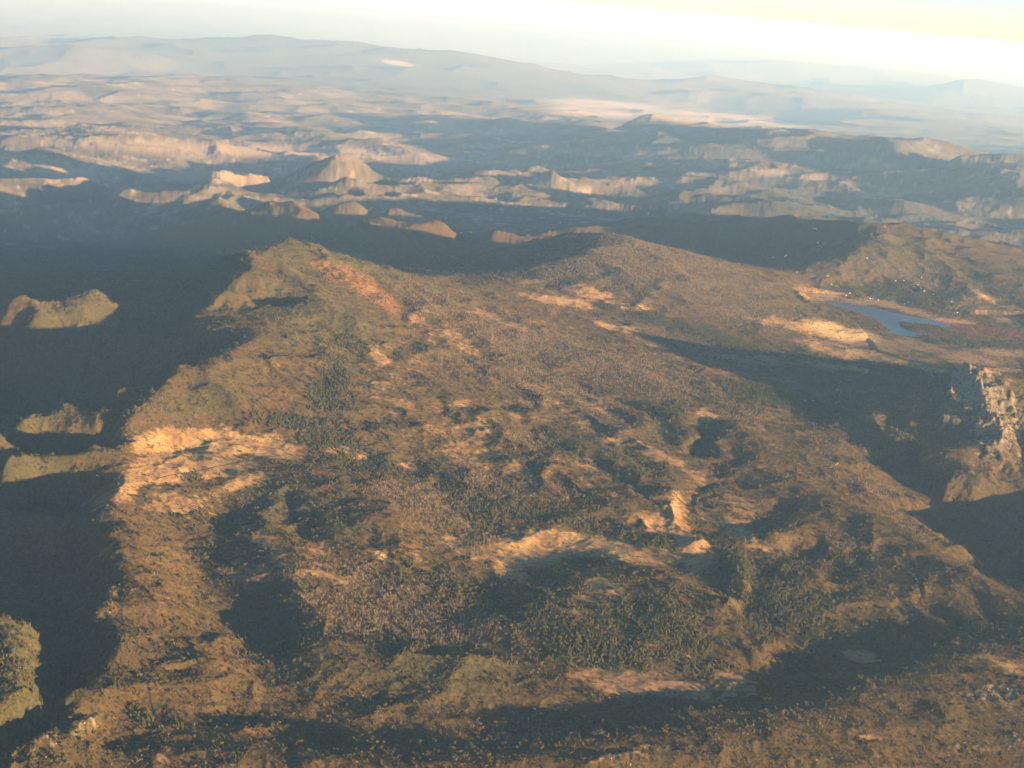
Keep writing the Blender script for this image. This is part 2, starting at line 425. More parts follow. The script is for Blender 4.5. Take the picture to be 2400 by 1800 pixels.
# ------------------------------------------------------------------ land cover (what grows where)
# blobs: (u, v, half width, half height, tilt in degrees, strength) on the ground they stand on
GRASS = [(380,962,85,34,0,1.3),(480,955,110,28,4,1.3),(585,965,70,26,8,1.2),(460,1010,95,26,-4,1.1),(350,1012,85,36,-15,1.1),(535,1038,60,16,-12,.9),
 (285,1050,50,26,-40,.9),(385,1085,90,34,10,.62),(430,1105,50,25,0,.6),(225,1100,40,40,0,.55),(775,985,75,13,14,1.1),(885,1003,32,9,10,.9),
 (605,1195,80,30,30,.66),(560,1240,50,25,0,.5),(700,1240,60,16,25,.66),(820,1195,32,12,0,.8),(985,1185,60,16,30,.8),(500,1230,50,50,0,.5),
 (1150,1190,95,36,-6,1.2),(1235,1172,110,28,0,1.1),(1340,1190,80,28,10,1.0),(1105,1232,60,26,35,1.0),(1425,1200,60,26,0,.9),(1490,1185,60,40,40,.9),
 (1450,1100,40,45,0,.8),(1420,1130,60,22,10,.9),(1560,1120,85,36,20,.66),(1600,1085,70,36,20,.62),(1590,1150,42,14,0,1.0),(1640,1180,60,40,30,.55),
 (1030,930,40,24,0,.85),(1050,972,60,26,10,.72),(985,880,26,11,0,.85),(1000,1000,70,30,20,.62),(820,770,60,20,18,.66),(830,832,50,25,18,.58),(860,880,50,30,0,.5),
 (1300,935,110,20,26,.56),(1235,888,70,12,24,.56),(1395,968,70,20,30,.6),(1480,1010,70,16,30,.6),(1330,900,90,7,28,.6),(1240,860,90,5,25,.6),(1170,840,60,6,22,.6),
 (1525,897,24,20,0,1.0),(1280,1010,50,40,0,.5),(1130,1020,60,30,10,.55),(930,1060,50,20,30,.4),
 (1230,655,60,11,8,1.1),(1285,637,70,14,14,.95),(1355,662,60,10,10,.8),(1175,612,50,9,6,.8),(1110,590,22,7,0,.7),(1150,640,60,12,10,.6),(1335,708,50,9,12,.9),(1400,740,60,9,18,.6),(1450,770,60,10,12,.55),
 (1060,690,70,12,14,.66),(1110,705,50,9,14,.7),(900,680,70,20,24,.5),(965,722,60,16,20,.6),(1010,762,60,18,22,.55),(1180,700,60,8,14,.5),
 (1805,716,72,17,16,1.4),(1865,726,42,11,14,1.4),(1720,703,66,9,16,1.2),(1655,692,40,6,16,1.1),(1770,742,46,6,5,1.2),(1815,757,80,16,14,.9),(1910,745,60,14,10,.9),(2000,748,90,14,10,.8),
 (2110,775,90,18,8,.85),(2170,760,60,12,8,1.0),(2120,740,40,10,10,1.0),(1930,778,60,8,16,1.0),(2010,795,70,7,6,.9),(2150,795,80,10,4,.9),
 (1780,635,60,16,8,.85),(1850,652,60,8,6,.8),(1910,655,70,9,8,.95),(1975,672,70,8,12,.9),(1930,645,28,10,0,1.0),(2150,648,70,7,24,1.1),(2060,692,60,9,6,.9),(2090,660,60,22,10,.62),(2190,690,40,8,6,.9),
 (1640,775,130,12,6,.7),(1800,790,110,10,8,.7),(1700,820,80,8,10,.4),
 (1375,1470,100,34,0,.95),(1500,1485,120,24,4,.85),(1590,1460,60,20,0,.7),(1280,1455,50,20,0,.6),(1310,1270,80,24,14,.72),(1345,1335,24,24,0,.6),(1290,1300,60,16,20,.6),(1390,1390,60,26,20,.6),
 (1480,1420,60,24,30,.6),(1870,1420,50,20,10,.7),(2170,1445,60,18,14,.8),(2120,1425,50,20,0,.6),(1880,1592,46,9,0,.7),(1500,1270,60,20,0,.35),(1660,1010,60,6,20,.5),
 (2165,840,40,60,20,.35),(1500,1130,200,110,20,.42),(1000,960,160,100,10,.42),(650,1220,140,80,10,.42),(950,700,220,60,20,.36),(1250,650,150,50,10,.38),(2000,760,250,60,8,.45),(850,800,120,110,0,.36),(1300,1330,140,80,0,.4),(1200,900,200,80,20,.34),(1750,930,120,60,20,.3),(900,1200,150,60,10,.36),(1290,860,40,8,20,.6),(360,1640,20,9,0,.8),(255,1200,40,26,0,.45),(640,1300,40,18,0,.5)]
RED = [(735,585,60,18,28,1.1),(790,620,80,26,28,1.2),(850,658,70,20,28,1.2),(1560,795,55,16,14,1.1),(2140,716,95,9,8,2.2),(1990,745,60,6,14,.7),(1380,590,60,30,0,.45),(1480,640,90,30,0,.3),
 (420,910,60,24,10,.5),(1640,900,70,20,25,.4),(1600,940,90,50,20,.5),(1680,1010,120,20,15,.5),(880,870,90,50,0,.35),(1400,1500,120,20,0,.35),(330,1300,110,60,30,.45),(480,1420,110,50,20,.5),
 (900,1120,60,30,20,.4),(700,1640,120,30,0,.45),(1750,1080,120,20,25,.35),(2000,1550,100,40,0,.35),(1500,1330,60,60,40,.5),(600,860,70,60,60,.45)]
CONIF = [(722,805,28,58,-14,1.1),(705,850,30,42,0,1.0),(760,745,60,26,10,.7),(640,605,70,11,14,.85),(700,590,40,14,10,.7),(655,650,36,14,10,.9),(640,910,110,20,6,1.0),(700,935,60,26,14,1.1),(735,965,70,24,14,1.1),(790,1002,90,20,6,1.2),(850,1010,50,14,0,1.0),
 (1045,1115,34,44,0,1.2),(1010,1080,90,40,10,.6),(980,1150,60,40,30,.6),(900,1240,120,50,20,.5),(1000,1290,100,50,0,.6),(930,1290,60,40,0,.6),(1150,1105,110,26,12,.8),(1250,1135,120,20,14,.9),(1370,1160,110,22,16,.8),(1410,1190,60,16,20,.7),
 (1130,1290,110,50,-25,.75),(1190,1340,110,60,0,.85),(1260,1390,110,50,0,.85),(1350,1330,110,60,20,.6),(1430,1340,70,80,20,1.0),(1330,1410,120,40,0,1.0),(1480,1390,60,50,0,.9),(1520,1440,60,24,10,1.0),(1300,1490,60,40,0,.5),(1240,1260,60,20,0,.7),
 (1690,1300,90,60,10,.95),(1740,1340,80,50,0,.9),(1640,1340,50,40,0,.9),(1620,1240,70,40,20,.8),(1580,1180,60,40,20,.7),(1820,1210,40,50,0,.7),(1690,1220,40,40,0,.8),(1740,1430,60,40,0,.6),(1880,1470,90,40,0,.5),(1540,1110,60,30,10,.6),
 (1690,862,130,20,14,1.3),(1620,835,70,12,14,1.0),(1540,860,70,14,14,.6),(1400,690,70,16,10,.9),(1500,712,90,15,14,1.1),(1610,740,80,10,16,1.0),(1330,665,50,9,0,.8),(1560,735,120,10,14,.9),
 (1860,625,90,18,6,.8),(1930,620,60,22,10,.9),(1990,650,60,18,10,1.0),(2050,640,40,18,0,.7),(1960,700,22,6,8,1.3),(1995,706,50,9,6,1.4),(2040,735,70,8,8,.9),(2150,745,80,9,8,1.0),(1900,790,50,9,10,.9),(1870,765,60,8,14,1.0),(1930,800,90,12,6,.8),
 (1850,900,60,30,10,.5),(1370,1010,90,30,20,.6),(1230,980,110,30,20,.5),(1440,890,50,30,0,.7),(1480,930,40,30,0,.6),(1580,960,30,40,20,.5),(430,1120,30,24,0,.7),(410,1030,26,12,0,.9),(520,975,14,5,0,.8),
 (540,1400,50,60,0,.35),(460,1250,60,40,0,.5),(430,1190,50,40,0,.5),(740,880,60,50,0,.5),(830,930,60,30,0,.6),(660,1240,90,30,20,.5),(960,1020,40,30,0,.5),(1230,880,60,30,0,.35),
 (640,1350,60,50,0,.45),(350,1560,120,30,10,.5),(60,900,120,50,-20,.45),(80,990,140,40,-20,.5),(40,1430,110,130,0,.5),(170,650,110,30,-15,.4),(2080,1040,120,30,10,.55),(1980,960,120,40,10,.5),(250,1480,60,40,0,.5),(1900,1350,90,30,0,.4),(1500,1560,200,30,0,.4),(1900,1560,200,50,0,.4),(2100,870,60,60,0,.3)]
DEAD = [(1450,600,220,70,16,1.0),(1300,560,120,50,10,.9),(1600,650,160,40,20,.9),(1220,600,110,30,0,.8),(1100,730,160,50,20,.75),(1250,770,180,40,20,.8),(1400,810,150,40,18,.8),(950,650,110,40,24,.7),(1000,800,160,50,20,.5),(820,640,110,20,28,.5),(1180,830,160,50,20,.7),
 (1530,750,110,24,14,.7),(1440,740,70,24,14,.9),(1280,880,110,50,20,.6),(960,1090,130,40,18,.95),(860,1060,100,24,16,.8),(1000,1160,110,50,30,.95),(1060,1060,110,40,16,.8),(800,1260,160,60,14,.75),(900,1340,160,50,6,.95),(1000,1350,90,50,0,.95),(800,1340,110,30,0,.9),(700,1290,80,40,0,.7),
 (330,880,90,40,-20,.5),(1160,960,120,40,20,.5),(1250,1080,90,26,14,.5),(1600,890,130,40,20,.5),(1800,960,60,60,0,.5),(1900,1060,80,40,20,.6),(1960,1130,60,20,30,.6),(700,700,120,60,20,.35),(640,660,60,40,0,.4),(780,560,100,20,20,.3),
 (520,1130,60,60,0,.4),(350,1220,60,30,20,.5),(1150,1440,110,40,0,.5),(600,1420,70,60,0,.35),(1150,1580,160,30,0,.7),(1700,1560,200,40,0,.4),(760,850,60,50,0,.35),(1700,1190,50,30,0,.5),(2020,880,100,60,0,.5),(170,650,120,45,-15,.55),(1830,850,80,30,10,.6),(1980,600,160,50,14,.6),(2100,640,80,40,20,.5),(1640,540,60,20,0,.4)]
OLIVE = [(700,560,180,60,25,1.0),(480,620,110,60,-30,.6),(700,700,220,70,25,.8),(450,860,130,60,-20,.7),(600,1080,120,60,20,.9),(720,1110,90,60,0,.8),(950,1440,220,70,0,.9),(1250,1330,160,90,0,.5),(1300,970,180,60,20,.7),(1150,900,110,60,0,.5),(1350,560,90,40,0,.5),(1420,910,90,30,30,1.0),
 (1600,870,120,20,18,.6),(1100,1300,160,120,0,.4),(650,1400,130,90,0,.6),(60,1440,130,180,0,1.0),(350,1400,90,60,0,.4),(1950,560,200,60,14,.6),(170,650,120,60,0,.8),(60,900,140,60,-20,.9),(80,1000,160,40,-20,.9),(1600,1250,160,90,0,.5),(900,1000,110,60,0,.4),(1700,640,90,30,20,.5),(2100,860,110,80,0,.7),(2080,1560,200,60,0,.5)]
ROCK = [(2120,850,70,60,0,1.2),(2160,920,90,110,0,1.0),(2080,830,30,40,0,1.4),(2050,900,30,40,0,.8),(1895,895,30,20,0,.8),(2000,960,60,40,0,.5),(80,890,45,7,-25,.5),(30,1440,60,110,0,.5),(110,1600,50,20,0,.85),(180,1570,80,20,-20,.9),(240,1290,20,40,0,.8),(60,1620,90,60,0,.5),(80,1290,80,60,0,.25),
 (460,650,28,36,-40,.6),(540,545,40,12,0,.8),(590,530,40,12,0,.6),(700,660,60,20,0,.35),(600,790,60,14,-20,.6),(820,1195,30,12,0,.7),(770,1500,50,20,0,.5),(900,1440,130,50,0,.25),(1330,1640,130,22,0,.75),(1400,1620,60,16,0,.8),(1180,1400,60,20,0,.4),(2150,1500,90,40,0,.9),(2190,1600,60,30,0,.8),
 (1900,1500,90,16,0,.7),(2080,1620,90,20,0,.7),(1700,1640,160,16,0,.5),(740,1520,60,20,0,.4),(320,860,70,40,-20,.35),(2130,985,70,50,0,.6),(1250,1600,60,14,0,.4),(530,1030,30,12,0,.2),(660,330,300,16,0,.5),(700,275,110,14,0,.6)]
NV, NU = 470, 640
GU, GV = np.meshgrid(np.arange(NU) * 4.0 - 170, np.arange(NV) * 4.0 - 80)
def raster(blobs):
    F = np.zeros(GU.shape)
    for (u, v, a, b, t, w) in blobs:
        t = math.radians(t); du = GU - u; dv = GV - v
        p = (du * math.cos(t) + dv * math.sin(t)) / a; q_ = (-du * math.sin(t) + dv * math.cos(t)) / b
        F = np.maximum(F, w * np.clip(1.25 - 0.75 * np.sqrt(p * p + q_ * q_) , 0, 1))
    return F
RG, RR, RC, RD, RO, RK = [raster(b) for b in (GRASS, RED, CONIF, DEAD, OLIVE, ROCK)]
def samp(F, u, v):
    a = np.clip((u + 170) / 4.0, 0, NU - 1.001); b = np.clip((v + 80) / 4.0, 0, NV - 1.001)
    i = b.astype(int); j = a.astype(int); fa = a - j; fb = b - i
    return F[i, j] * (1 - fa) * (1 - fb) + F[i, j + 1] * fa * (1 - fb) + F[i + 1, j] * (1 - fa) * fb + F[i + 1, j + 1] * fa * fb
def cover(x, y, z):
    """land cover weights at world points"""
    u, v = project(x, y, z)
    k = np.clip(y / 9000.0, 0.7, 8)
    w1 = fbm(x, y, 170, 4, 71); w2 = fbm(x, y, 45, 3, 81)
    du = 26 * fbm(x / k, y / k, 330, 3, 91); dv = 12 * fbm(x / k, y / k, 330, 3, 97)
    u = u + du; v = v + dv
    g = samp(RG, u, v) + 0.6 * w1 + 0.5 * w2
    r = samp(RR, u, v) + 0.35 * w1
    c = samp(RC, u, v); d = samp(RD, u, v); o = samp(RO, u, v); rk = samp(RK, u, v)
    return g, r, c, d, o, rk, w1, w2

LAKE = [(1762,647),(1795,652),(1851,660),(1908,670),(1958,682),(2008,691),(2030,697),(2052,702),(2050,708),(2010,703),(1975,700),(1948,696),(1941,698),(1950,708),(1975,717),(2001,724),(1975,727),(1941,724),(1922,715),(1912,702),(1895,691),(1868,678),(1835,668),(1800,658)]
nearf = 1 - sstep(20000, 26000, Y)
U, V = project(X, Y, H)
lk = np.zeros(H.shape); sel = (Y > 13500) & (Y < 18500) & (np.abs(CT) < 0.34)
Ul, Vl = project(X[sel], Y[sel], np.full(sel.sum(), 1410.0))
basin = inpoly(Ul, Vl, [(1700,630),(1850,640),(2100,680),(2300,690),(2300,790),(2050,790),(1900,760),(1850,700),(1780,672)])
hs = H[sel]; lkin = inpoly(Ul, Vl, LAKE)
hs = np.where(basin, 1411.5 + (hs - 1411.5) * 0.12, hs)
hs = np.where(basin, np.maximum(hs, 1410.6), hs)
hs = np.where(lkin, 1405.0, hs)
H[sel] = hs
U, V = project(X, Y, H)
g, r, c, d, o, rk, w1, w2 = cover(X, Y, H)
gm = sstep(0.36, 0.72, g) * nearf
# soften relief where meadows lie, roughen where brush grows
_w = np.random.RandomState(3).standard_normal(H.shape)
rough = (1 - gm) * nearf * (0.55 + 0.9 * sstep(-.3, .4, w2)) * (Y > 5200)
H += rough * _w * 0.75 * np.clip(Y / 9000, 0.8, 1.5)
H += nearf * sstep(0.35, 1.0, rk) * (np.abs(fbm(X, Y, 70, 3, 23)) * 40 * (0.3 + slp) + ridged(X, Y, 200, 3, 29) * 110 * slp + np.abs(_w) * 2.0)
H += far * (1 - vvfar) * _w * 2.2 * np.clip(Y / 30000, 0.6, 1.6) * (1 - sstep(35000, 60000, Y))

def mixc(a, b, t): return a + (np.array(b) - a) * t[..., None]
big = fbm(X, Y, 900, 3, 101)
col = np.zeros(H.shape + (3,)) + np.array((0.080, 0.053, 0.023))
col = mixc(col, (0.064, 0.056, 0.024), np.clip(sstep(0.15, 0.9, o + 0.5 * w1) + 0.35 * sstep(0, .5, big), 0, 1))
col = mixc(col, (0.095, 0.072, 0.05), np.clip(sstep(0.3, 1.0, d) * 0.7, 0, 1))
col = mixc(col, (0.17, 0.085, 0.05), sstep(0.05, 0.5, w2 + 0.4 * w1) * 0.12)
col = mixc(col, (0.19, 0.088, 0.034), sstep(0.35, 1.0, r + .5 * w2) * 0.85)
grasscol = mixc(np.zeros(H.shape + (3,)) + np.array((0.30, 0.185, 0.075)), (0.19, 0.105, 0.05), sstep(-.25, .5, w1 + .5 * w2))
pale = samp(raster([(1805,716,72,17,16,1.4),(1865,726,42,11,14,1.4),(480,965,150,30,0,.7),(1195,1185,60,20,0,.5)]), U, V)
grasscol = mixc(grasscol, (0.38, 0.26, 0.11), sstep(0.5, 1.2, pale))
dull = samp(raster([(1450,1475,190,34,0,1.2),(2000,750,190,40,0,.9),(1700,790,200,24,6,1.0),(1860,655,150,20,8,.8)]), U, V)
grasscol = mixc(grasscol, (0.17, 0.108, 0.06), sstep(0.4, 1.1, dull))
col = col * (1 - gm[..., None]) + grasscol * gm[..., None]
redfield = sstep(0.7, 1.1, samp(RR, U, V) * (np.abs(U - 2140) < 120) * (np.abs(V - 716) < 26))
col = mixc(col, (0.16, 0.05, 0.042), redfield)
rkm = sstep(0.62, 0.95, rk * 0.9 + 0.55 * fbm(X, Y, 32, 2, 111)) * nearf
col = mixc(col, (0.36, 0.28, 0.20), rkm * 0.4)
# backcountry: granite hills, oak woods and pastures
fp = fbm(X, Y, 1800, 4, 121); fq = fbm(X, Y, 420, 3, 131)
fcol = np.zeros(H.shape + (3,)) + np.array((0.10, 0.075, 0.048))
fcol = mixc(fcol, (0.16, 0.128, 0.085), sstep(-.1, .35, fp + .4 * fq))
fr_ = fbm(X, Y, 150, 3, 171) * (1 - sstep(40000, 60000, Y))
fcol = mixc(fcol, (0.05, 0.05, 0.034), sstep(.05, .4, -fp + .5 * fq))
fcol = mixc(fcol, (0.052, 0.05, 0.034), sstep(.0, .35, fr_ + .35 * fq) * .75)
fcol = mixc(fcol, (0.30, 0.235, 0.17), sstep(.25, .5, -fr_ + .3 * fq) * .6)
fcol = mixc(fcol, (0.26, 0.19, 0.13), sstep(.35, .6, fq + .25 * fp))
pas = samp(raster([(1480,395,200,14,5,1.0),(1700,375,160,9,8,.9),(1780,300,200,10,8,.5),(1450,245,260,16,6,1.6),(1300,240,110,14,4,1.4),(1900,350,60,8,16,1.2),(2100,345,60,8,6,.8),(860,137,40,5,8,1.6),(150,375,90,16,4,1.0),(560,325,420,16,2,1.0),(450,380,160,16,0,1.0)]), U, V)
fcol = mixc(fcol, (0.22, 0.16, 0.105), sstep(.3, 1.0, pas + .3 * fq))
gr2 = samp(raster([(1750,450,300,40,6,1.0),(1600,400,250,24,4,.8),(1500,310,300,20,6,.9),(1950,340,200,30,10,.7)]), U, V)
fcol = mixc(fcol, (0.055, 0.056, 0.037), sstep(.3, .9, gr2 + .5 * fq) * .85)
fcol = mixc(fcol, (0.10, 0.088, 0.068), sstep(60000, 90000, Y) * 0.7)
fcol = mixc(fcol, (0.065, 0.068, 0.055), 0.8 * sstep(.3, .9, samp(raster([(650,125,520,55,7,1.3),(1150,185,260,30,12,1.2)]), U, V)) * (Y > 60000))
fcol = mixc(fcol, (0.27, 0.215, 0.155), sstep(.5, 1.1, samp(raster([(1450,245,260,14,6,1.6),(1300,240,110,12,4,1.4),(860,137,36,4,8,1.8)]), U, V)))
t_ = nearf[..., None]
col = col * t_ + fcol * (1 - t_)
col = np.clip(col * 0.85, 0.01, 0.9)
print('lowest', H.min())

# ------------------------------------------------------------------ materials
def newmat(name):
    m = bpy.data.materials.new(name); m.use_nodes = True
    nt = m.node_tree; nt.nodes.clear()
    out_ = nt.nodes.new('ShaderNodeOutputMaterial')
    return m, nt, out_
def ground_material():
    m, nt, o_ = newmat('brush_and_grass')
    at = nt.nodes.new('ShaderNodeAttribute'); at.attribute_name = 'cover'
    geo = nt.nodes.new('ShaderNodeNewGeometry')
    n1 = nt.nodes.new('ShaderNodeTexNoise'); n1.inputs['Scale'].default_value = 0.055; n1.inputs['Detail'].default_value = 4
    n1.inputs['Roughness'].default_value = 0.65
    nt.links.new(geo.outputs['Position'], n1.inputs['Vector'])
    mr = nt.nodes.new('ShaderNodeMapRange'); mr.inputs[1].default_value = 0.3; mr.inputs[2].default_value = 0.7
    mr.inputs[3].default_value = 0.6; mr.inputs[4].default_value = 1.4
    nt.links.new(n1.outputs[0], mr.inputs[0])
    mul = nt.nodes.new('ShaderNodeVectorMath'); mul.operation = 'SCALE'
    nt.links.new(at.outputs['Color'], mul.inputs[0]); nt.links.new(mr.outputs[0], mul.inputs['Scale'])
    df = nt.nodes.new('ShaderNodeBsdfDiffuse'); df.inputs['Roughness'].default_value = 0.6
    nt.links.new(mul.outputs[0], df.inputs['Color'])
    bp = nt.nodes.new('ShaderNodeBump'); bp.inputs['Strength'].default_value = 0.6; bp.inputs['Distance'].default_value = 2.0
    nt.links.new(n1.outputs[0], bp.inputs['Height']); nt.links.new(bp.outputs[0], df.inputs['Normal'])
    nt.links.new(df.outputs[0], o_.inputs['Surface'])
    return m
GROUND = ground_material()
def leafmat(name, c1, c2):
    m, nt, o_ = newmat(name)
    oi = nt.nodes.new('ShaderNodeObjectInfo')
    mx = nt.nodes.new('ShaderNodeMix'); mx.data_type = 'RGBA'
    mx.inputs['A'].default_value = (*c1, 1); mx.inputs['B'].default_value = (*c2, 1)
    nt.links.new(oi.outputs['Random'], mx.inputs['Factor'])
    geo = nt.nodes.new('ShaderNodeNewGeometry')
    n1 = nt.nodes.new('ShaderNodeTexNoise'); n1.inputs['Scale'].default_value = 0.5
    nt.links.new(geo.outputs['Position'], n1.inputs['Vector'])
    mr = nt.nodes.new('ShaderNodeMapRange'); mr.inputs[3].default_value = 0.55; mr.inputs[4].default_value = 1.45
    nt.links.new(n1.outputs[0], mr.inputs[0])
    mul = nt.nodes.new('ShaderNodeVectorMath'); mul.operation = 'SCALE'
    nt.links.new(mx.outputs['Result'], mul.inputs[0]); nt.links.new(mr.outputs[0], mul.inputs['Scale'])
    df = nt.nodes.new('ShaderNodeBsdfDiffuse'); nt.links.new(mul.outputs[0], df.inputs['Color'])
    nt.links.new(df.outputs[0], o_.inputs['Surface'])
    return m
M_CONIF = leafmat('conifer_needles', (0.036, 0.040, 0.017), (0.078, 0.068, 0.026))
M_OAK = leafmat('oak_leaves', (0.055, 0.055, 0.024), (0.105, 0.082, 0.036))
M_DEAD = leafmat('bleached_wood', (0.115, 0.08, 0.046), (0.20, 0.146, 0.088))
M_BARK = leafmat('bark', (0.06, 0.04, 0.03), (0.09, 0.065, 0.045))
M_SHRUB = leafmat('shrub_leaves', (0.055, 0.048, 0.020), (0.105, 0.068, 0.030))
M_ROCK = leafmat('granite', (0.19, 0.14, 0.09), (0.31, 0.235, 0.155))

# ------------------------------------------------------------------ terrain meshes
nr, nc = X.shape
fu = 0.25 * (U[:-1, :-1] + U[1:, :-1] + U[:-1, 1:] + U[1:, 1:]); fv = 0.25 * (V[:-1, :-1] + V[1:, :-1] + V[:-1, 1:] + V[1:, 1:])
fY = Y[:-1, :-1]
wob = 12 * fbm(X[:-1, :-1], Y[:-1, :-1], 600, 3, 141)
fu2, fv2 = fu + wob, fv + wob
reg = np.zeros(fY.shape, int)                                   # 0 upland in the foreground
reg[fY > 17500] = 1                                             # valleys and plateau behind
reg[(fY > 13600) & (fY <= 24500) & inpoly(fu2, fv2, [(1480,455),(1900,440),(2500,560),(2500,720),(2050,660),(1850,640),(1760,640),(1700,600),(1560,540)])] = 4
reg[(fY < 19000) & inpoly(fu2, fv2, [(930,640),(1050,560),(1120,520),(1230,480),(1340,480),(1420,500),(1620,570),(1800,660),(1850,720),(1800,750),(1640,740),(1400,690),(1200,680),(1050,650)])] = 3
reg[(fY < 15500) & inpoly(fu2, fv2, [(-400,560),(300,560),(560,470),(640,480),(960,590),(1100,700),(900,800),(700,880),(400,930),(240,1000),(-400,1080)])] = 2
reg[(fY < 14000) & inpoly(fu2, fv2, [(1830,880),(2000,800),(2100,780),(2500,800),(2500,1060),(2150,1080),(1900,960)])] = 5
reg[(fY > 30000) & (fY <= 65000) & inpoly(fu2, fv2, [(1280,250),(2500,230),(2500,470),(2200,440),(1800,370),(1500,330),(1280,290)])] = 6
reg[fY > 65000] = 7
reg[(fY > 92000) & (fY < 130000) & inpoly(fu2, fv2, [(200,60),(700,60),(1300,150),(1500,220),(1100,210),(700,150),(200,120)])] = 8
reg[fY > 130000] = 9
names = ['upland', 'valley', 'mountain', 'mountain', 'mountain', 'rocky_peak', 'ridge', 'plain', 'ridge', 'hills']
labels = ['brush covered upland with golden meadows and dark tree stands in the foreground', 'broken tableland of pale hills and shaded gorges behind the mountains',
 'large mountain on the left with a brush covered summit, sunlit right slope and shaded left flank', 'rounded mountain in the middle covered in grey dead trees',
 'low mountain on the right above the lake with scattered houses on its slope', 'steep granite peak at the right edge with pale rock faces',
 'long shaded ridge rising to a small peak at the upper right', 'pale hazy plain far behind the ridges', 'long flat topped ridge on the left horizon', 'faint mountains on the farthest horizon']
vall = np.stack([X.ravel(), Y.ravel(), H.ravel()], 1).astype(np.float32)
call = np.concatenate([col.reshape(-1, 3), np.ones((col.size // 3, 1))], 1).astype(np.float32)
ii = np.arange(nr * nc).reshape(nr, nc)
fall = np.stack([ii[:-1, :-1], ii[:-1, 1:], ii[1:, 1:], ii[1:, :-1]], -1).reshape(-1, 4)
rf = reg.ravel()
def quick_mesh(name, v, f):
    me = bpy.data.meshes.new(name)
    k = f.shape[1]
    me.vertices.add(len(v)); me.vertices.foreach_set('co', np.ascontiguousarray(v, np.float32).ravel())
    me.loops.add(f.size); me.loops.foreach_set('vertex_index', f.ravel().astype(np.int32))
    me.polygons.add(len(f)); me.polygons.foreach_set('loop_start', np.arange(0, f.size, k, dtype=np.int32))
    me.update(calc_edges=True)
    return me
for R_ in range(10):
    f = fall[rf == R_]
    if not len(f): continue
    uq, inv = np.unique(f.ravel(), return_inverse=True)
    me = quick_mesh(names[R_], vall[uq], inv.reshape(-1, 4))
    me.shade_smooth()
    ca = me.color_attributes.new('cover', 'FLOAT_COLOR', 'POINT')
    ca.data.foreach_set('color', call[uq].ravel())
    me.materials.append(GROUND)
    ob = bpy.data.objects.new(names[R_], me); scene.collection.objects.link(ob)
    ob['kind'] = 'structure'; ob['label'] = labels[R_]
def hgt(x, y):
    return bil(H, rows, cols, np.log(y), x / y)

# lake water
def ngon(name, poly, z, mat, label):
    P = [unproject(u, v, z) for u, v in poly]
    me = bpy.data.meshes.new(name); me.from_pydata([(p[0], p[1], z) for p in P], [], [list(range(len(P)))][::1])
    me.update(); me.materials.append(mat)
    ob = bpy.data.objects.new(name, me); scene.collection.objects.link(ob); ob['kind'] = 'structure'; ob['label'] = label
    return ob
m, nt, o_ = newmat('lake_water')
pb = nt.nodes.new('ShaderNodeBsdfPrincipled'); pb.inputs['Base Color'].default_value = (0.045, 0.052, 0.055, 1); pb.inputs['Roughness'].default_value = 0.3; pb.inputs['IOR'].default_value = 1.10
nz = nt.nodes.new('ShaderNodeTexNoise'); nz.inputs['Scale'].default_value = 0.03; nz.inputs['Detail'].default_value = 3
ge = nt.nodes.new('ShaderNodeNewGeometry'); nt.links.new(ge.outputs['Position'], nz.inputs['Vector'])
bp = nt.nodes.new('ShaderNodeBump'); bp.inputs['Strength'].default_value = 0.25; bp.inputs['Distance'].default_value = 0.6
nt.links.new(nz.outputs[0], bp.inputs['Height']); nt.links.new(bp.outputs[0], pb.inputs['Normal']); nt.links.new(pb.outputs[0], o_.inputs['Surface'])
M_WATER = m
ngon('lake', [(1740,640),(1800,642),(1851,654),(1908,664),(1958,675),(2008,684),(2070,698),(2070,716),(2020,732),(1960,736),(1920,728),(1890,706),(1860,684),(1800,664)], 1410.2, M_WATER, 'narrow blue grey lake on the right between the mountains')
#ENDGROUND
# ------------------------------------------------------------------ vegetation: one mesh of each kind
def mesh_of(name, tris, mats, mi=None):
    v = np.array(tris, np.float32).reshape(-1, 3)
    me = quick_mesh(name, v, np.arange(len(v)).reshape(-1, 3))
    for m_ in mats: me.materials.append(m_)
    if mi is not None: me.polygons.foreach_set('material_index', np.array(mi, np.int32))
    me.update()
    return me
def taper(tr, p0, p1, r0, r1, n=4):
    p0 = Vector(p0); p1 = Vector(p1); d_ = (p1 - p0).normalized()
    a_ = d_.cross(Vector((0.31, 0.17, 0.93))).normalized(); b_ = d_.cross(a_)
    R0 = [p0 + (a_ * math.cos(6.283 * k / n) + b_ * math.sin(6.283 * k / n)) * r0 for k in range(n)]
    R1 = [p1 + (a_ * math.cos(6.283 * k / n) + b_ * math.sin(6.283 * k / n)) * r1 for k in range(n)]
    for k in range(n):
        j = (k + 1) % n
        tr += [R0[k], R0[j], R1[j], R0[k], R1[j], R1[k]]
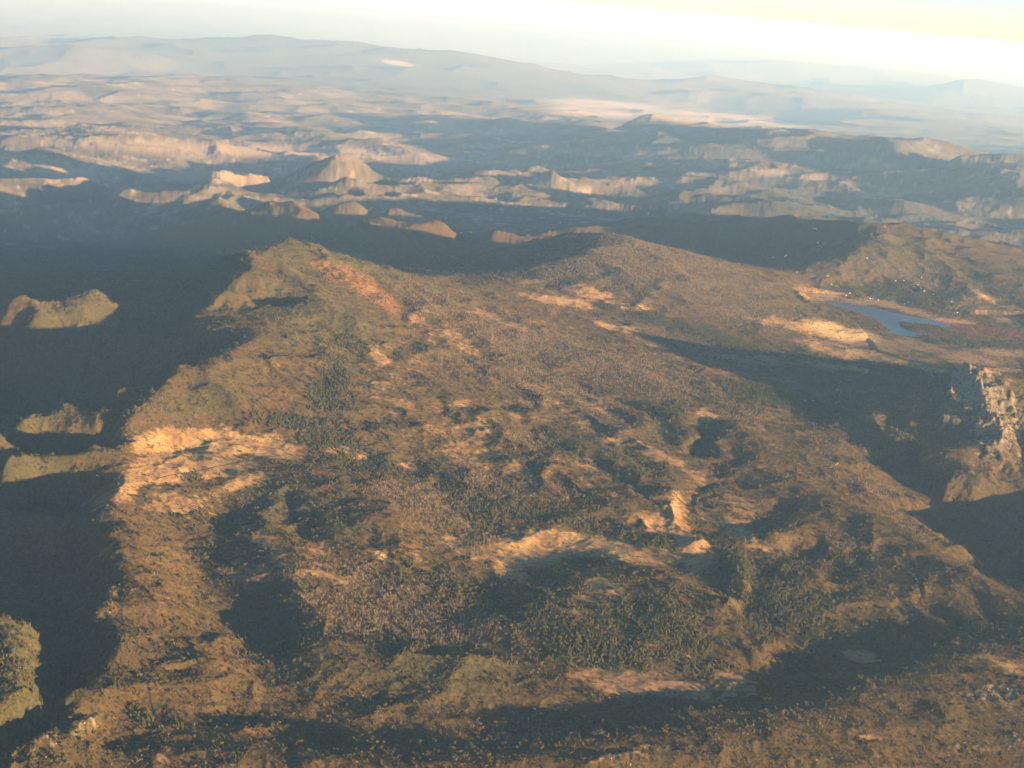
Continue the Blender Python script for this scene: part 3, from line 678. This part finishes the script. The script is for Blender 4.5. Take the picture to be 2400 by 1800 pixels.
def conifer(seed):
    rnd = random.Random(seed); tr = []
    h = 14.5
    taper(tr, (0, 0, -1.5), (0, 0, h * 0.9), 0.45, 0.08)
    nb = len(tr) // 3
    tiers = 8
    for t in range(tiers):
        f_ = t / (tiers - 1); z = h * (0.16 + 0.8 * f_); R_ = (4.6 * (1 - f_) ** 0.75 + 0.5) * rnd.uniform(.8, 1.15)
        n = 7 if t < 5 else 5
        off = rnd.uniform(0, 6)
        for k in range(n):
            a_ = off + 6.283 * (k + rnd.uniform(-.25, .25)) / n; w = 0.55
            rr = R_ * rnd.uniform(.7, 1.15); dz = -0.28 * rr + rnd.uniform(-.5, .4)
            top = (rnd.uniform(-.2, .2), rnd.uniform(-.2, .2), z + 1.9)
            p1 = (rr * math.cos(a_ - w), rr * math.sin(a_ - w), z + dz); p2 = (rr * math.cos(a_ + w), rr * math.sin(a_ + w), z + dz + rnd.uniform(-.5, .5))
            tr += [top, p1, p2]
    return mesh_of('conifer_tree', tr, [M_BARK, M_CONIF], [0] * nb + [1] * (len(tr) // 3 - nb))
def blobtree(seed, h, rx, rz, n, leaf, mat, name, trunk=True):
    rnd = random.Random(seed); tr = []
    taper(tr, (0, 0, -1.2), (0.2, 0.1, h - rz), 0.35 if trunk else 0.15, 0.2)
    if trunk:
        for k in range(3):
            a_ = 6.283 * k / 3 + rnd.random(); taper(tr, (0.1, 0.05, (h - rz) * 0.6), (rx * .6 * math.cos(a_), rx * .6 * math.sin(a_), h - rz * .6), 0.18, 0.06, 3)
    nb = len(tr) // 3
    lob = [(rnd.gauss(0, rx * .42), rnd.gauss(0, rx * .42), h - rz + rnd.uniform(-.3, .6) * rz) for _ in range(5)]
    for k in range(n):
        c_ = lob[k % 5]
        v_ = Vector((rnd.gauss(0, 1), rnd.gauss(0, 1), rnd.gauss(0.35, .8))).normalized()
        p = Vector(c_) + Vector((v_.x * rx * .58, v_.y * rx * .58, v_.z * rz * .7)) * rnd.uniform(.65, 1.05)
        t1 = v_.cross(Vector((rnd.gauss(0, 1), rnd.gauss(0, 1), rnd.gauss(0, 1)))).normalized() * leaf * rnd.uniform(.6, 1.2); t2 = v_.cross(t1).normalized() * leaf * rnd.uniform(.6, 1.2)
        tr += [p - t1 - t2 * .6, p + t1 - t2 * .4, p + t2 + v_ * .2]
    return mesh_of(name, tr, [M_BARK, mat], [0] * nb + [1] * (len(tr) // 3 - nb))
def dead(seed):
    rnd = random.Random(seed); tr = []
    h = rnd.uniform(9, 15)
    taper(tr, (0, 0, -1.5), (rnd.uniform(-.5, .5), rnd.uniform(-.5, .5), h), 0.5, 0.14)
    for k in range(15):
        z = h * rnd.uniform(.22, .9); a_ = rnd.uniform(0, 6.283); l_ = (h - z) * .45 + 1.6; l_ *= rnd.uniform(.6, 1.1)
        p1 = (l_ * math.cos(a_), l_ * math.sin(a_), z + l_ * rnd.uniform(.5, 1.1))
        taper(tr, (0, 0, z), p1, 0.24, 0.10, 3)
        for q_ in range(2):
            a2 = a_ + rnd.uniform(-1, 1); p0 = Vector(p1) * .6 + Vector((0, 0, z)) * .4
            taper(tr, p0, p0 + Vector((math.cos(a2), math.sin(a2), .9)) * l_ * .5, 0.13, 0.05, 3)
    return mesh_of('dead_tree', tr, [M_DEAD])
def boulder(seed):
    rnd = random.Random(seed)
    bm_ = bmesh.new(); bmesh.ops.create_icosphere(bm_, subdivisions=2, radius=1)
    nv = [Vector((rnd.gauss(0, 1), rnd.gauss(0, 1), rnd.gauss(0, 1))).normalized() for _ in range(9)]
    for v_ in bm_.verts:
        p = v_.co.normalized(); k = min([1.0] + [0.72 / max(p.dot(n_), 0.01) for n_ in nv])
        v_.co = Vector((p.x * 1.3, p.y, p.z * .8)) * k
    me = bpy.data.meshes.new('boulder'); bm_.to_mesh(me); bm_.free(); me.materials.append(M_ROCK); return me
PROTO = {
 'conifer_tree': [conifer(i) for i in range(4)],
 'oak_tree': [blobtree(20 + i, 9.0, 4.6, 3.6, 80, 1.25, M_OAK, 'oak_tree') for i in range(4)],
 'dead_tree': [dead(40 + i) for i in range(5)],
 'shrub': [blobtree(60 + i, 2.4, 2.6, 1.5, 34, 0.85, M_SHRUB, 'shrub', False) for i in range(3)],
 'boulder': [boulder(80 + i) for i in range(4)]}

rs = np.random.RandomState(11)
def cand(n, y0, y1, power=1.0):
    t = rs.rand(n)
    yy = (y0 ** (power + 1) + t * (y1 ** (power + 1) - y0 ** (power + 1))) ** (1 / (power + 1)) if power != -1 else y0 * (y1 / y0) ** t
    th = rs.uniform(-0.325, 0.325, n)
    x = th * yy; z = hgt(x, yy); u, v = project(x, yy, z)
    k = (u > -120) & (u < 2330) & (v > 380) & (v < 1740) & ~((np.abs(z - 1405) < 4.9) & (yy > 13500))
    return x[k], yy[k], z[k], u[k], v[k]
place = {}
TQ = 0.35 if 'l' in DEV else 1.0
x, y, z, u, v = cand(int(1500000 * TQ), 5400, 19500)
g, r, c, d, o, rk, w1, w2 = cover(x, y, z)
w3 = fbm(x, y, 90, 2, 151)
gk = 1 - 0.93 * sstep(0.42, 0.75, g)
gk2 = 1 - 0.75 * sstep(0.45, 1.1, g)
pc = np.maximum(sstep(0.34, 0.95, c + 0.6 * w3 + 0.25 * w2) * 0.95, 0.22 * sstep(-.1, .6, w3 + .8 * w2)) * gk2 * 0.75
pd = sstep(0.25, 1.0, d + 0.5 * w1 + 0.35 * w2) * gk2 * 0.32
rnd_ = rs.rand(len(x))
isc = rnd_ < pc
isd = ~isc & (rnd_ < pc + pd)
pines = rs.rand(len(x)) < np.clip(0.26 + 0.9 * w1 + 0.3 * (c > 0.85), 0.1, 0.9) * (0.15 + 0.85 * (c > 0.3))
for nm, s_ in (('conifer_tree', isc & pines), ('oak_tree', isc & ~pines), ('dead_tree', isd)):
    place[nm] = [a_[s_] for a_ in (x, y, z, u, v)]
x, y, z, u, v = cand(int(800000 * TQ), 5400, 16000, 0.0)
g, r, c, d, o, rk, w1, w2 = cover(x, y, z)
s_ = rs.rand(len(x)) < (0.10 + 0.75 * sstep(-0.1, 0.5, w2 + 0.6 * w1)) * (1 - 0.97 * sstep(0.4, 0.7, g))
place['shrub'] = [a_[s_] for a_ in (x, y, z, u, v)]
x, y, z, u, v = cand(int(400000 * TQ), 5400, 14500, 0.0)
g, r, c, d, o, rk, w1, w2 = cover(x, y, z)
s_ = rs.rand(len(x)) < (0.16 - 0.09 * ((u > 1950) & (v < 1100))) * sstep(0.5, 1.15, rk + 0.7 * w2 + .4 * w1)
place['boulder'] = [a_[s_] for a_ in (x, y, z, u, v)]
SIZE = {'conifer_tree': (0.6, 1.0), 'oak_tree': (0.7, 1.0), 'dead_tree': (0.7, 0.9), 'shrub': (0.9, 0.8), 'boulder': (1.8, 2.2)}
GROUPS = {'conifer_tree': 'dark conifers in the foreground', 'oak_tree': 'round oaks in the foreground', 'dead_tree': 'bare grey trees in the foreground', 'shrub': 'low shrubs in the foreground', 'boulder': 'pale boulders in the foreground'}
ZONES = [((-200, 110, 1280, 1800), 'rounded hill in the bottom left corner'), ((110, 480, 1540, 1800), 'rocky slope at the lower left corner'),
 ((480, 800, 1540, 1800), 'shaded hollow left of the bottom centre'), ((800, 1150, 1560, 1800), 'low rise at the bottom centre'), ((1150, 1500, 1560, 1800), 'pale rock outcrop at the bottom centre'),
 ((1500, 1850, 1540, 1800), 'brown slope right of the bottom centre'), ((1850, 2300, 1540, 1800), 'slope in the bottom right corner'),
 ((110, 480, 1300, 1540), 'brown ridge at the lower left'), ((-200, 480, 1080, 1300), 'plateau rim below the left meadow'), ((480, 700, 1280, 1540), 'shaded valley at the lower left'),
 ((700, 900, 1280, 1560), 'left one of the two green domes'), ((900, 1120, 1380, 1560), 'right one of the two green domes'), ((900, 1120, 1240, 1380), 'grey wood left of the middle hill'),
 ((1120, 1260, 1240, 1400), 'left shoulder of the middle hill'), ((1120, 1260, 1400, 1560), 'foot of the middle hill on the left'), ((1260, 1400, 1240, 1360), 'crown of the middle hill'),
 ((1260, 1400, 1360, 1560), 'foot of the middle hill'), ((1400, 1540, 1240, 1400), 'right shoulder of the middle hill'), ((1400, 1640, 1400, 1540), 'edge of the lower meadow'),
 ((1540, 1700, 1200, 1400), 'wooded valley right of the middle hill'), ((1700, 1850, 1200, 1400), 'wooded slope above the large right shadow'), ((1640, 1900, 1400, 1540), 'large shadow at the lower right'),
 ((1850, 2300, 1060, 1400), 'long brown crest at the right'), ((1900, 2300, 1400, 1540), 'rocky brown slope at the lower right'), ((1950, 2300, 700, 1060), 'granite peak at the right edge'),
 ((-200, 700, 800, 1080), 'golden meadow on the left'), ((700, 1100, 900, 1240), 'middle of the mountain foot'), ((1100, 1640, 900, 1240), 'slopes round the middle meadow')]
def zone(u, v):
    for (a0, a1, b0, b1), t_ in ZONES:
        if a0 <= u < a1 and b0 <= v < b1: return 'the ' + t_
    return 'the open slopes of the mountains'
WORDS = {'conifer_tree': 'dark green conifer on ', 'oak_tree': 'round dull green oak on ', 'dead_tree': 'bare grey dead tree on ', 'shrub': 'low brown green shrub on ', 'boulder': 'pale granite boulder on '}
CATS = {'conifer_tree': 'tree', 'oak_tree': 'tree', 'dead_tree': 'tree', 'shrub': 'shrub', 'boulder': 'boulder'}
STUFFL = {'conifer_tree': 'dark conifers spread over the slopes and valleys', 'oak_tree': 'round oaks spread over the slopes and valleys', 'dead_tree': 'grey dead woods covering the mountain slopes', 'shrub': 'brown and green brush covering the hills', 'boulder': 'pale boulders strewn over rocky slopes'}
STUFFN = {'conifer_tree': 'conifer_wood', 'oak_tree': 'oak_wood', 'dead_tree': 'dead_wood', 'shrub': 'brush', 'boulder': 'boulder_field'}

def scatter_object(nm, P, rot, sc_):
    """the rest of a kind: one object, a point cloud that geometry nodes turn into plants"""
    x, y, z = P
    me = bpy.data.meshes.new(STUFFN[nm]); me.vertices.add(len(x))
    me.vertices.foreach_set('co', np.stack([x, y, z], 1).astype(np.float32).ravel())
    a_ = me.attributes.new('turn', 'FLOAT', 'POINT'); a_.data.foreach_set('value', rot.astype(np.float32))
    a_ = me.attributes.new('size', 'FLOAT', 'POINT'); a_.data.foreach_set('value', sc_.astype(np.float32))
    ob = bpy.data.objects.new(STUFFN[nm], me); scene.collection.objects.link(ob)
    ob['kind'] = 'stuff'; ob['label'] = STUFFL[nm]
    colp = bpy.data.collections.new(nm + '_kinds')
    for m_ in PROTO[nm]: colp.objects.link(bpy.data.objects.new(nm + '_kind', m_))
    ng = bpy.data.node_groups.new(nm + '_spread', 'GeometryNodeTree')
    ng.interface.new_socket('Geometry', in_out='INPUT', socket_type='NodeSocketGeometry')
    ng.interface.new_socket('Geometry', in_out='OUTPUT', socket_type='NodeSocketGeometry')
    N_ = ng.nodes; K = ng.links
    gi = N_.new('NodeGroupInput'); go = N_.new('NodeGroupOutput')
    m2p = N_.new('GeometryNodeMeshToPoints'); ci = N_.new('GeometryNodeCollectionInfo'); ci.inputs['Collection'].default_value = colp
    ci.inputs['Separate Children'].default_value = True; ci.inputs['Reset Children'].default_value = True
    iop = N_.new('GeometryNodeInstanceOnPoints'); iop.inputs['Pick Instance'].default_value = True
    t_ = N_.new('GeometryNodeInputNamedAttribute'); t_.data_type = 'FLOAT'; t_.inputs['Name'].default_value = 'turn'
    s_ = N_.new('GeometryNodeInputNamedAttribute'); s_.data_type = 'FLOAT'; s_.inputs['Name'].default_value = 'size'
    cx = N_.new('ShaderNodeCombineXYZ'); e2r = N_.new('FunctionNodeEulerToRotation'); ri = N_.new('FunctionNodeRandomValue'); ri.data_type = 'INT'
    [i_ for i_ in ri.inputs if i_.name == 'Min' and i_.type == 'INT'][0].default_value = 0
    [i_ for i_ in ri.inputs if i_.name == 'Max' and i_.type == 'INT'][0].default_value = len(PROTO[nm]) - 1
    K.new(gi.outputs[0], m2p.inputs['Mesh']); K.new(m2p.outputs[0], iop.inputs['Points']); K.new(ci.outputs[0], iop.inputs['Instance'])
    K.new([o2 for o2 in t_.outputs if o2.enabled][0], cx.inputs['Z']); K.new(cx.outputs[0], e2r.inputs[0]); K.new(e2r.outputs[0], iop.inputs['Rotation'])
    K.new([o2 for o2 in s_.outputs if o2.enabled][0], iop.inputs['Scale'])
    K.new([o2 for o2 in ri.outputs if o2.enabled][0], iop.inputs['Instance Index'])
    K.new(iop.outputs[0], go.inputs[0])
    md = ob.modifiers.new('spread', 'NODES'); md.node_group = ng
for nm, (x, y, z, u, v) in place.items():
    n = len(x); b0, b1 = SIZE[nm]
    sc_ = b0 + b1 * rs.rand(n) ** (2 if nm == 'boulder' else 1); rot = rs.rand(n) * 6.283
    if nm == 'boulder': z = z - 0.1
    if nm == 'boulder': sc_ = np.minimum(sc_, 6)
    inf = (u > 12) & (u < 2200) & (v < 1640)
    big_ = np.where(inf, sc_ / y, 0)
    top = np.argsort(-big_)[:300] if n > 300 else np.arange(n)
    first = None; rank_ = {}
    for i in top:
        me = PROTO[nm][int(rot[i] * 1000) % len(PROTO[nm])]
        if first is None: ob = bpy.data.objects.new(nm, me); first = ob
        else: ob = first.copy(); ob.data = me
        scene.collection.objects.link(ob)
        ob.location = (x[i], y[i], z[i]); ob.rotation_euler = (0, 0, rot[i]); ob.scale = (sc_[i],) * 3
        zn = zone(u[i], v[i])
        rank_[zn] = rank_.get(zn, 0) + 1
        size_w = 'largest ' if rank_[zn] == 1 else 'big ' if sc_[i] > b0 + 0.66 * b1 else 'middling ' if sc_[i] > b0 + 0.33 * b1 else 'small '
        ob['label'] = size_w + WORDS[nm] + zn; ob['category'] = CATS[nm]; ob['group'] = WORDS[nm].split(' on ')[0] + 's on ' + zn
    rest = np.ones(n, bool); rest[top] = False
    if rest.sum(): scatter_object(nm, (x[rest], y[rest], z[rest]), rot[rest], sc_[rest])
    print(nm, n)
#ENDVEG
# ------------------------------------------------------------------ tracks
def hit(u, v):
    """where the line of sight through (u, v) meets the ground"""
    d_ = fw * FU + rt * (u - CU) + upv * (CV - v)
    ys = np.geomspace(5600, 60000, 3000); t = ys / d_[1]
    zz = CAMZ + d_[2] * t; k = np.argmax(zz < hgt(d_[0] * t, ys))
    return d_[0] * t[k], ys[k]
def diffuse(name, c_):
    m, nt, o_ = newmat(name); df = nt.nodes.new('ShaderNodeBsdfDiffuse'); df.inputs['Color'].default_value = (*c_, 1)
    nz = nt.nodes.new('ShaderNodeTexNoise'); nz.inputs['Scale'].default_value = 0.2; ge = nt.nodes.new('ShaderNodeNewGeometry'); nt.links.new(ge.outputs['Position'], nz.inputs['Vector'])
    mr = nt.nodes.new('ShaderNodeMapRange'); mr.inputs[3].default_value = .7; mr.inputs[4].default_value = 1.3; nt.links.new(nz.outputs[0], mr.inputs[0])
    vm = nt.nodes.new('ShaderNodeVectorMath'); vm.operation = 'SCALE'; vm.inputs[0].default_value = c_; nt.links.new(mr.outputs[0], vm.inputs['Scale'])
    nt.links.new(vm.outputs[0], df.inputs['Color']); nt.links.new(df.outputs[0], o_.inputs['Surface']); return m
M_DIRT = diffuse('pale_dirt', (0.24, 0.165, 0.095)); M_DARKDIRT = diffuse('dark_dirt', (0.035, 0.026, 0.018))
M_WALLW = diffuse('white_wall_paint', (0.6, 0.56, 0.48)); M_ROOFG = diffuse('grey_roof', (0.42, 0.40, 0.38)); M_ROOFB = diffuse('brown_roof', (0.22, 0.13, 0.09)); M_METAL = diffuse('galvanised_steel', (0.45, 0.45, 0.44))
def track(poly, w, mat, name, label):
    P = [hit(*p) for p in poly]; Q = []
    for (x0, y0), (x1, y1) in zip(P[:-1], P[1:]):
        n = max(2, int(math.hypot(x1 - x0, y1 - y0) / 9))
        for k in range(n): Q.append((x0 + (x1 - x0) * k / n, y0 + (y1 - y0) * k / n))
    Q.append(P[-1]); Q = np.array(Q)
    for _ in range(12): Q[1:-1] = 0.5 * Q[1:-1] + 0.25 * (Q[:-2] + Q[2:])
    Q = Q + 4 * np.stack([fbm(Q[:, 0], Q[:, 1], 90, 2, 161), fbm(Q[:, 0], Q[:, 1], 90, 2, 163)], 1)
    T = np.gradient(Q, axis=0); T /= np.linalg.norm(T, axis=1)[:, None] + 1e-9; Nn = np.stack([-T[:, 1], T[:, 0]], 1)
    rowsv = []
    for o_ in (-w / 2, 0, w / 2):
        q_ = Q + Nn * o_; rowsv.append(np.stack([q_[:, 0], q_[:, 1], hgt(q_[:, 0], q_[:, 1]) + 0.7], 1))
    vv = np.concatenate(rowsv); n = len(Q); ff = []
    for r_ in range(2):
        for k in range(n - 1): ff.append([r_ * n + k, r_ * n + k + 1, (r_ + 1) * n + k + 1, (r_ + 1) * n + k])
    me = quick_mesh(name, vv, np.array(ff)); me.materials.append(mat)
    ob = bpy.data.objects.new(name, me); scene.collection.objects.link(ob); ob['kind'] = 'structure'; ob['label'] = label
track([(1690,1032),(1730,1022),(1770,1016),(1800,1008),(1812,1000)], 9, M_DIRT, 'dirt_road', 'pale dirt road curving over the right hand ridge')
track([(340,1035),(400,1022),(470,1008),(540,998),(600,985)], 6, M_DARKDIRT, 'trail', 'dark trail crossing the golden meadow on the left')
track([(1039,669),(1051,691),(1100,702),(1154,717),(1204,731),(1231,748),(1261,764),(1304,784),(1371,808)], 8, M_DIRT, 'dirt_road', 'pale fire road running down the broad sunlit slope')
track([(262,1317),(266,1344),(268,1376),(276,1403)], 6, M_DARKDIRT, 'trail', 'dark trail on the lower left ridge, upper piece')
track([(305,1426),(311,1453),(319,1481),(325,1508),(335,1560)], 6, M_DARKDIRT, 'trail', 'dark trail on the lower left ridge, lower piece')
track([(507,872),(533,864),(567,859),(587,846),(617,837)], 6, M_DARKDIRT, 'trail', 'dark trail across the brushy slope above the golden meadow')
track([(1780,655),(1840,650),(1900,662),(1960,672),(2060,690),(2200,705)], 8, M_DIRT, 'dirt_road', 'pale road along the far shore of the lake')
track([(1700,775),(1800,757),(1880,740),(1892,728),(1960,762),(2080,800)], 8, M_DIRT, 'dirt_road', 'pale road across the meadow below the lake')

# ------------------------------------------------------------------ houses and the mast on the northern mountain
def box_faces(x0, x1, y0, y1, z0, z1):
    v = [(x0,y0,z0),(x1,y0,z0),(x1,y1,z0),(x0,y1,z0),(x0,y0,z1),(x1,y0,z1),(x1,y1,z1),(x0,y1,z1)]
    return v, [(0,1,5,4),(1,2,6,5),(2,3,7,6),(3,0,4,7),(4,5,6,7)]
def simple(name, v, f, mat):
    me = bpy.data.meshes.new(name); me.from_pydata(v, [], f); me.materials.append(mat); me.update(); return me
wall_me = simple('wall', [(-9,-5,-2),(9,-5,-2),(9,5,-2),(-9,5,-2),(-9,-5,4),(9,-5,4),(9,5,4),(-9,5,4),(-9,0,6.6),(9,0,6.6)], [(0,1,5,4),(1,2,6,9,5),(2,3,7,6),(3,0,4,8,7)], M_WALLW)
def roof_mesh(mat): return simple('roof', [(-9.8,-5.9,3.7),(9.8,-5.9,3.7),(9.8,0,6.9),(-9.8,0,6.9),(9.8,5.9,3.7),(-9.8,5.9,3.7),(-9.8,-5.9,3.4),(9.8,-5.9,3.4),(9.8,5.9,3.4),(-9.8,5.9,3.4)], [(0,1,2,3),(3,2,4,5),(6,7,1,0),(5,4,8,9)], mat)
roofs = [roof_mesh(M_ROOFG), roof_mesh(M_ROOFB), roof_mesh(M_WALLW)]
v_, f_ = box_faces(-1.3, 1.3, -5.08, -4.9, 0, 2.4); win_me = simple('window', v_, f_, M_DARKDIRT)
v_, f_ = box_faces(-0.6, 0.6, -5.08, -4.9, -1.5, 2.1); door_me = simple('door', v_, f_, M_ROOFB)
def empty(name, loc, rz):
    e = bpy.data.objects.new(name, None); scene.collection.objects.link(e); e.location = loc; e.rotation_euler = (0, 0, rz); return e
def part(name, me, parent, loc=(0, 0, 0)):
    o = bpy.data.objects.new(name, me); scene.collection.objects.link(o); o.parent = parent; o.location = loc; return o
HS = [(850,100,'upper pair on the shaded flank of the northern mountain, left one'),(866,103,'upper pair on the shaded flank of the northern mountain, right one'),(875,195,'alone high on the shaded flank of the northern mountain'),(670,274,'at the top of the small clearing left of the northern mountain'),(588,292,'at the left side of the small clearing left of the northern mountain'),(665,284,'just below another in the small clearing left of the northern mountain'),
 (1195,293,'alone on the sunlit slope high above the lake'),(937,407,'alone in the woods above the head of the lake'),(740,383,'on a bare patch left of the lake head'),(965,463,'at the upper edge of the lakeside meadow'),(1060,535,'near the head of the lake, left of three'),(1085,520,'near the head of the lake, middle of three'),(1128,527,'near the head of the lake, right of three'),(1250,497,'at the edge of the trees above the lake shore'),(1265,563,'on the open meadow by the lake'),(1215,555,'on the meadow just above the narrow end of the lake'),
 (1427,543,'largest and brightest, above the middle of the lake'),(1380,443,'at the top left of the hillside village'),(1430,440,'at the top middle of the hillside village'),(1548,418,'highest one of the hillside village'),(1525,468,'in the upper part of the hillside village'),(1545,490,'near the middle of the hillside village'),(1500,480,'left of the middle of the hillside village'),(1565,505,'right of the middle of the hillside village'),(1600,535,'at the right edge of the hillside village'),(1622,530,'rightmost in the hillside village'),
 (1440,590,'lowest row of the village, left one'),(1465,580,'lowest row of the village, middle one'),(1492,580,'lowest row of the village, right one'),(1740,575,'in the trees to the right of the village'),(1780,645,'on the pale clearing right of the lake'),(1225,135,'just below the summit of the northern mountain')]
SP = [(1474.7 + a / 3.0, 460.9 + b / 3.0, t_) for a, b, t_ in HS] + [(964,473,'on top of the small lit hill behind the saddle'),(997,505,'on the lower lit hill behind the saddle'),(1738,866,'in the dark conifer stand, left one'),(1756,867,'in the dark conifer stand, right one')]
proto_h = None
for k, (u, v, t_) in enumerate(SP):
    x, y = hit(u, v); z = float(hgt(np.array([x]), np.array([y]))[0])
    sc = 1.7 if 'largest' in t_ else 1.05 + 0.25 * ((k * 37) % 5) / 5
    if y > 20000: sc *= 1.3
    h = empty('house', (x, y, z + 0.5), (k * 1.7) % 3.1); h.scale = (sc,) * 3
    h['label'] = 'small pale house ' + t_ if 'largest' not in t_ else 'largest and brightest pale building above the middle of the lake'
    h['category'] = 'house'; h['group'] = 'pale houses round the lake and hills'
    part('wall', wall_me, h); part('roof', roofs[k % 3], h); part('door', door_me, h, (-5.5, 0, 0))
    part('window', win_me, h, (-1.5, 0, 1)); part('window', win_me, h, (4.5, 0, 1))
mx, my = hit(1911, 491.5); mz = float(hgt(np.array([mx]), np.array([my]))[0])
mast = empty('radio_mast', (mx, my, mz), 0.4); mast['label'] = 'tall lattice radio mast on the summit of the northern mountain'; mast['category'] = 'mast'
def tube(name, p0, p1, r):
    tr = []; taper(tr, p0, p1, r, r, 4); return mesh_of(name, tr, [M_METAL])
HM = 34.0
for sx, sy in ((1, 1), (1, -1), (-1, 1), (-1, -1)): part('leg', tube('leg', (sx * 2.6, sy * 2.6, -1), (sx * .5, sy * .5, HM), 0.35), mast)
for k in range(7):
    z0 = HM * k / 7; z1 = HM * (k + 1) / 7; a0 = 2.6 - 2.1 * k / 7; a1 = 2.6 - 2.1 * (k + 1) / 7; s_ = 1 if k % 2 else -1
    for (ax, ay, bx, by) in ((1, 1, -1, 1), (1, -1, -1, -1), (1, 1, 1, -1), (-1, 1, -1, -1)):
        part('brace', tube('brace', (ax * a0, ay * a0, z0), (bx * a1, by * a1, z1), 0.14), mast)
part('antenna', tube('antenna', (0, 0, HM - .5), (0, 0, HM + 9), 0.22), mast)
v_, f_ = box_faces(-4, 4, -3, 3, -2, 3.2)
cabin = empty('equipment_cabin', (mx + 9, my - 5, mz), 0.3); cabin['label'] = 'small white equipment cabin beside the radio mast'; cabin['category'] = 'cabin'
part('wall', simple('wall', v_, f_[:4], M_WALLW), cabin); v_, f_ = box_faces(-4.4, 4.4, -3.4, 3.4, 3.2, 3.6); part('roof', simple('roof', v_, f_ + [(3, 2, 1, 0)], M_ROOFG), cabin)
#ENDOBJ
# haze
if 'n' not in DEV:
  bpy.ops.mesh.primitive_cube_add(size=1)
  hz = bpy.context.object; hz.name = 'haze'; hz['kind'] = 'stuff'
  hz.scale = (1700000, 1300000, 4060 + 3600); hz.location = (0, 0, (4060 - 3600) / 2)
  hm = bpy.data.materials.new('haze_air'); hm.use_nodes = True
  hm.node_tree.nodes.clear()
  o_ = hm.node_tree.nodes.new('ShaderNodeOutputMaterial'); v_ = hm.node_tree.nodes.new('ShaderNodeVolumePrincipled')
  v_.inputs['Color'].default_value = (0.42, 0.68, 1.0, 1); v_.inputs['Absorption Color'].default_value = (1, 1, 1, 1); v_.inputs['Density'].default_value = HAZE
  v_.inputs['Anisotropy'].default_value = 0.2
  hm.node_tree.links.new(v_.outputs[0], o_.inputs['Volume'])
  hz.data.materials.append(hm)
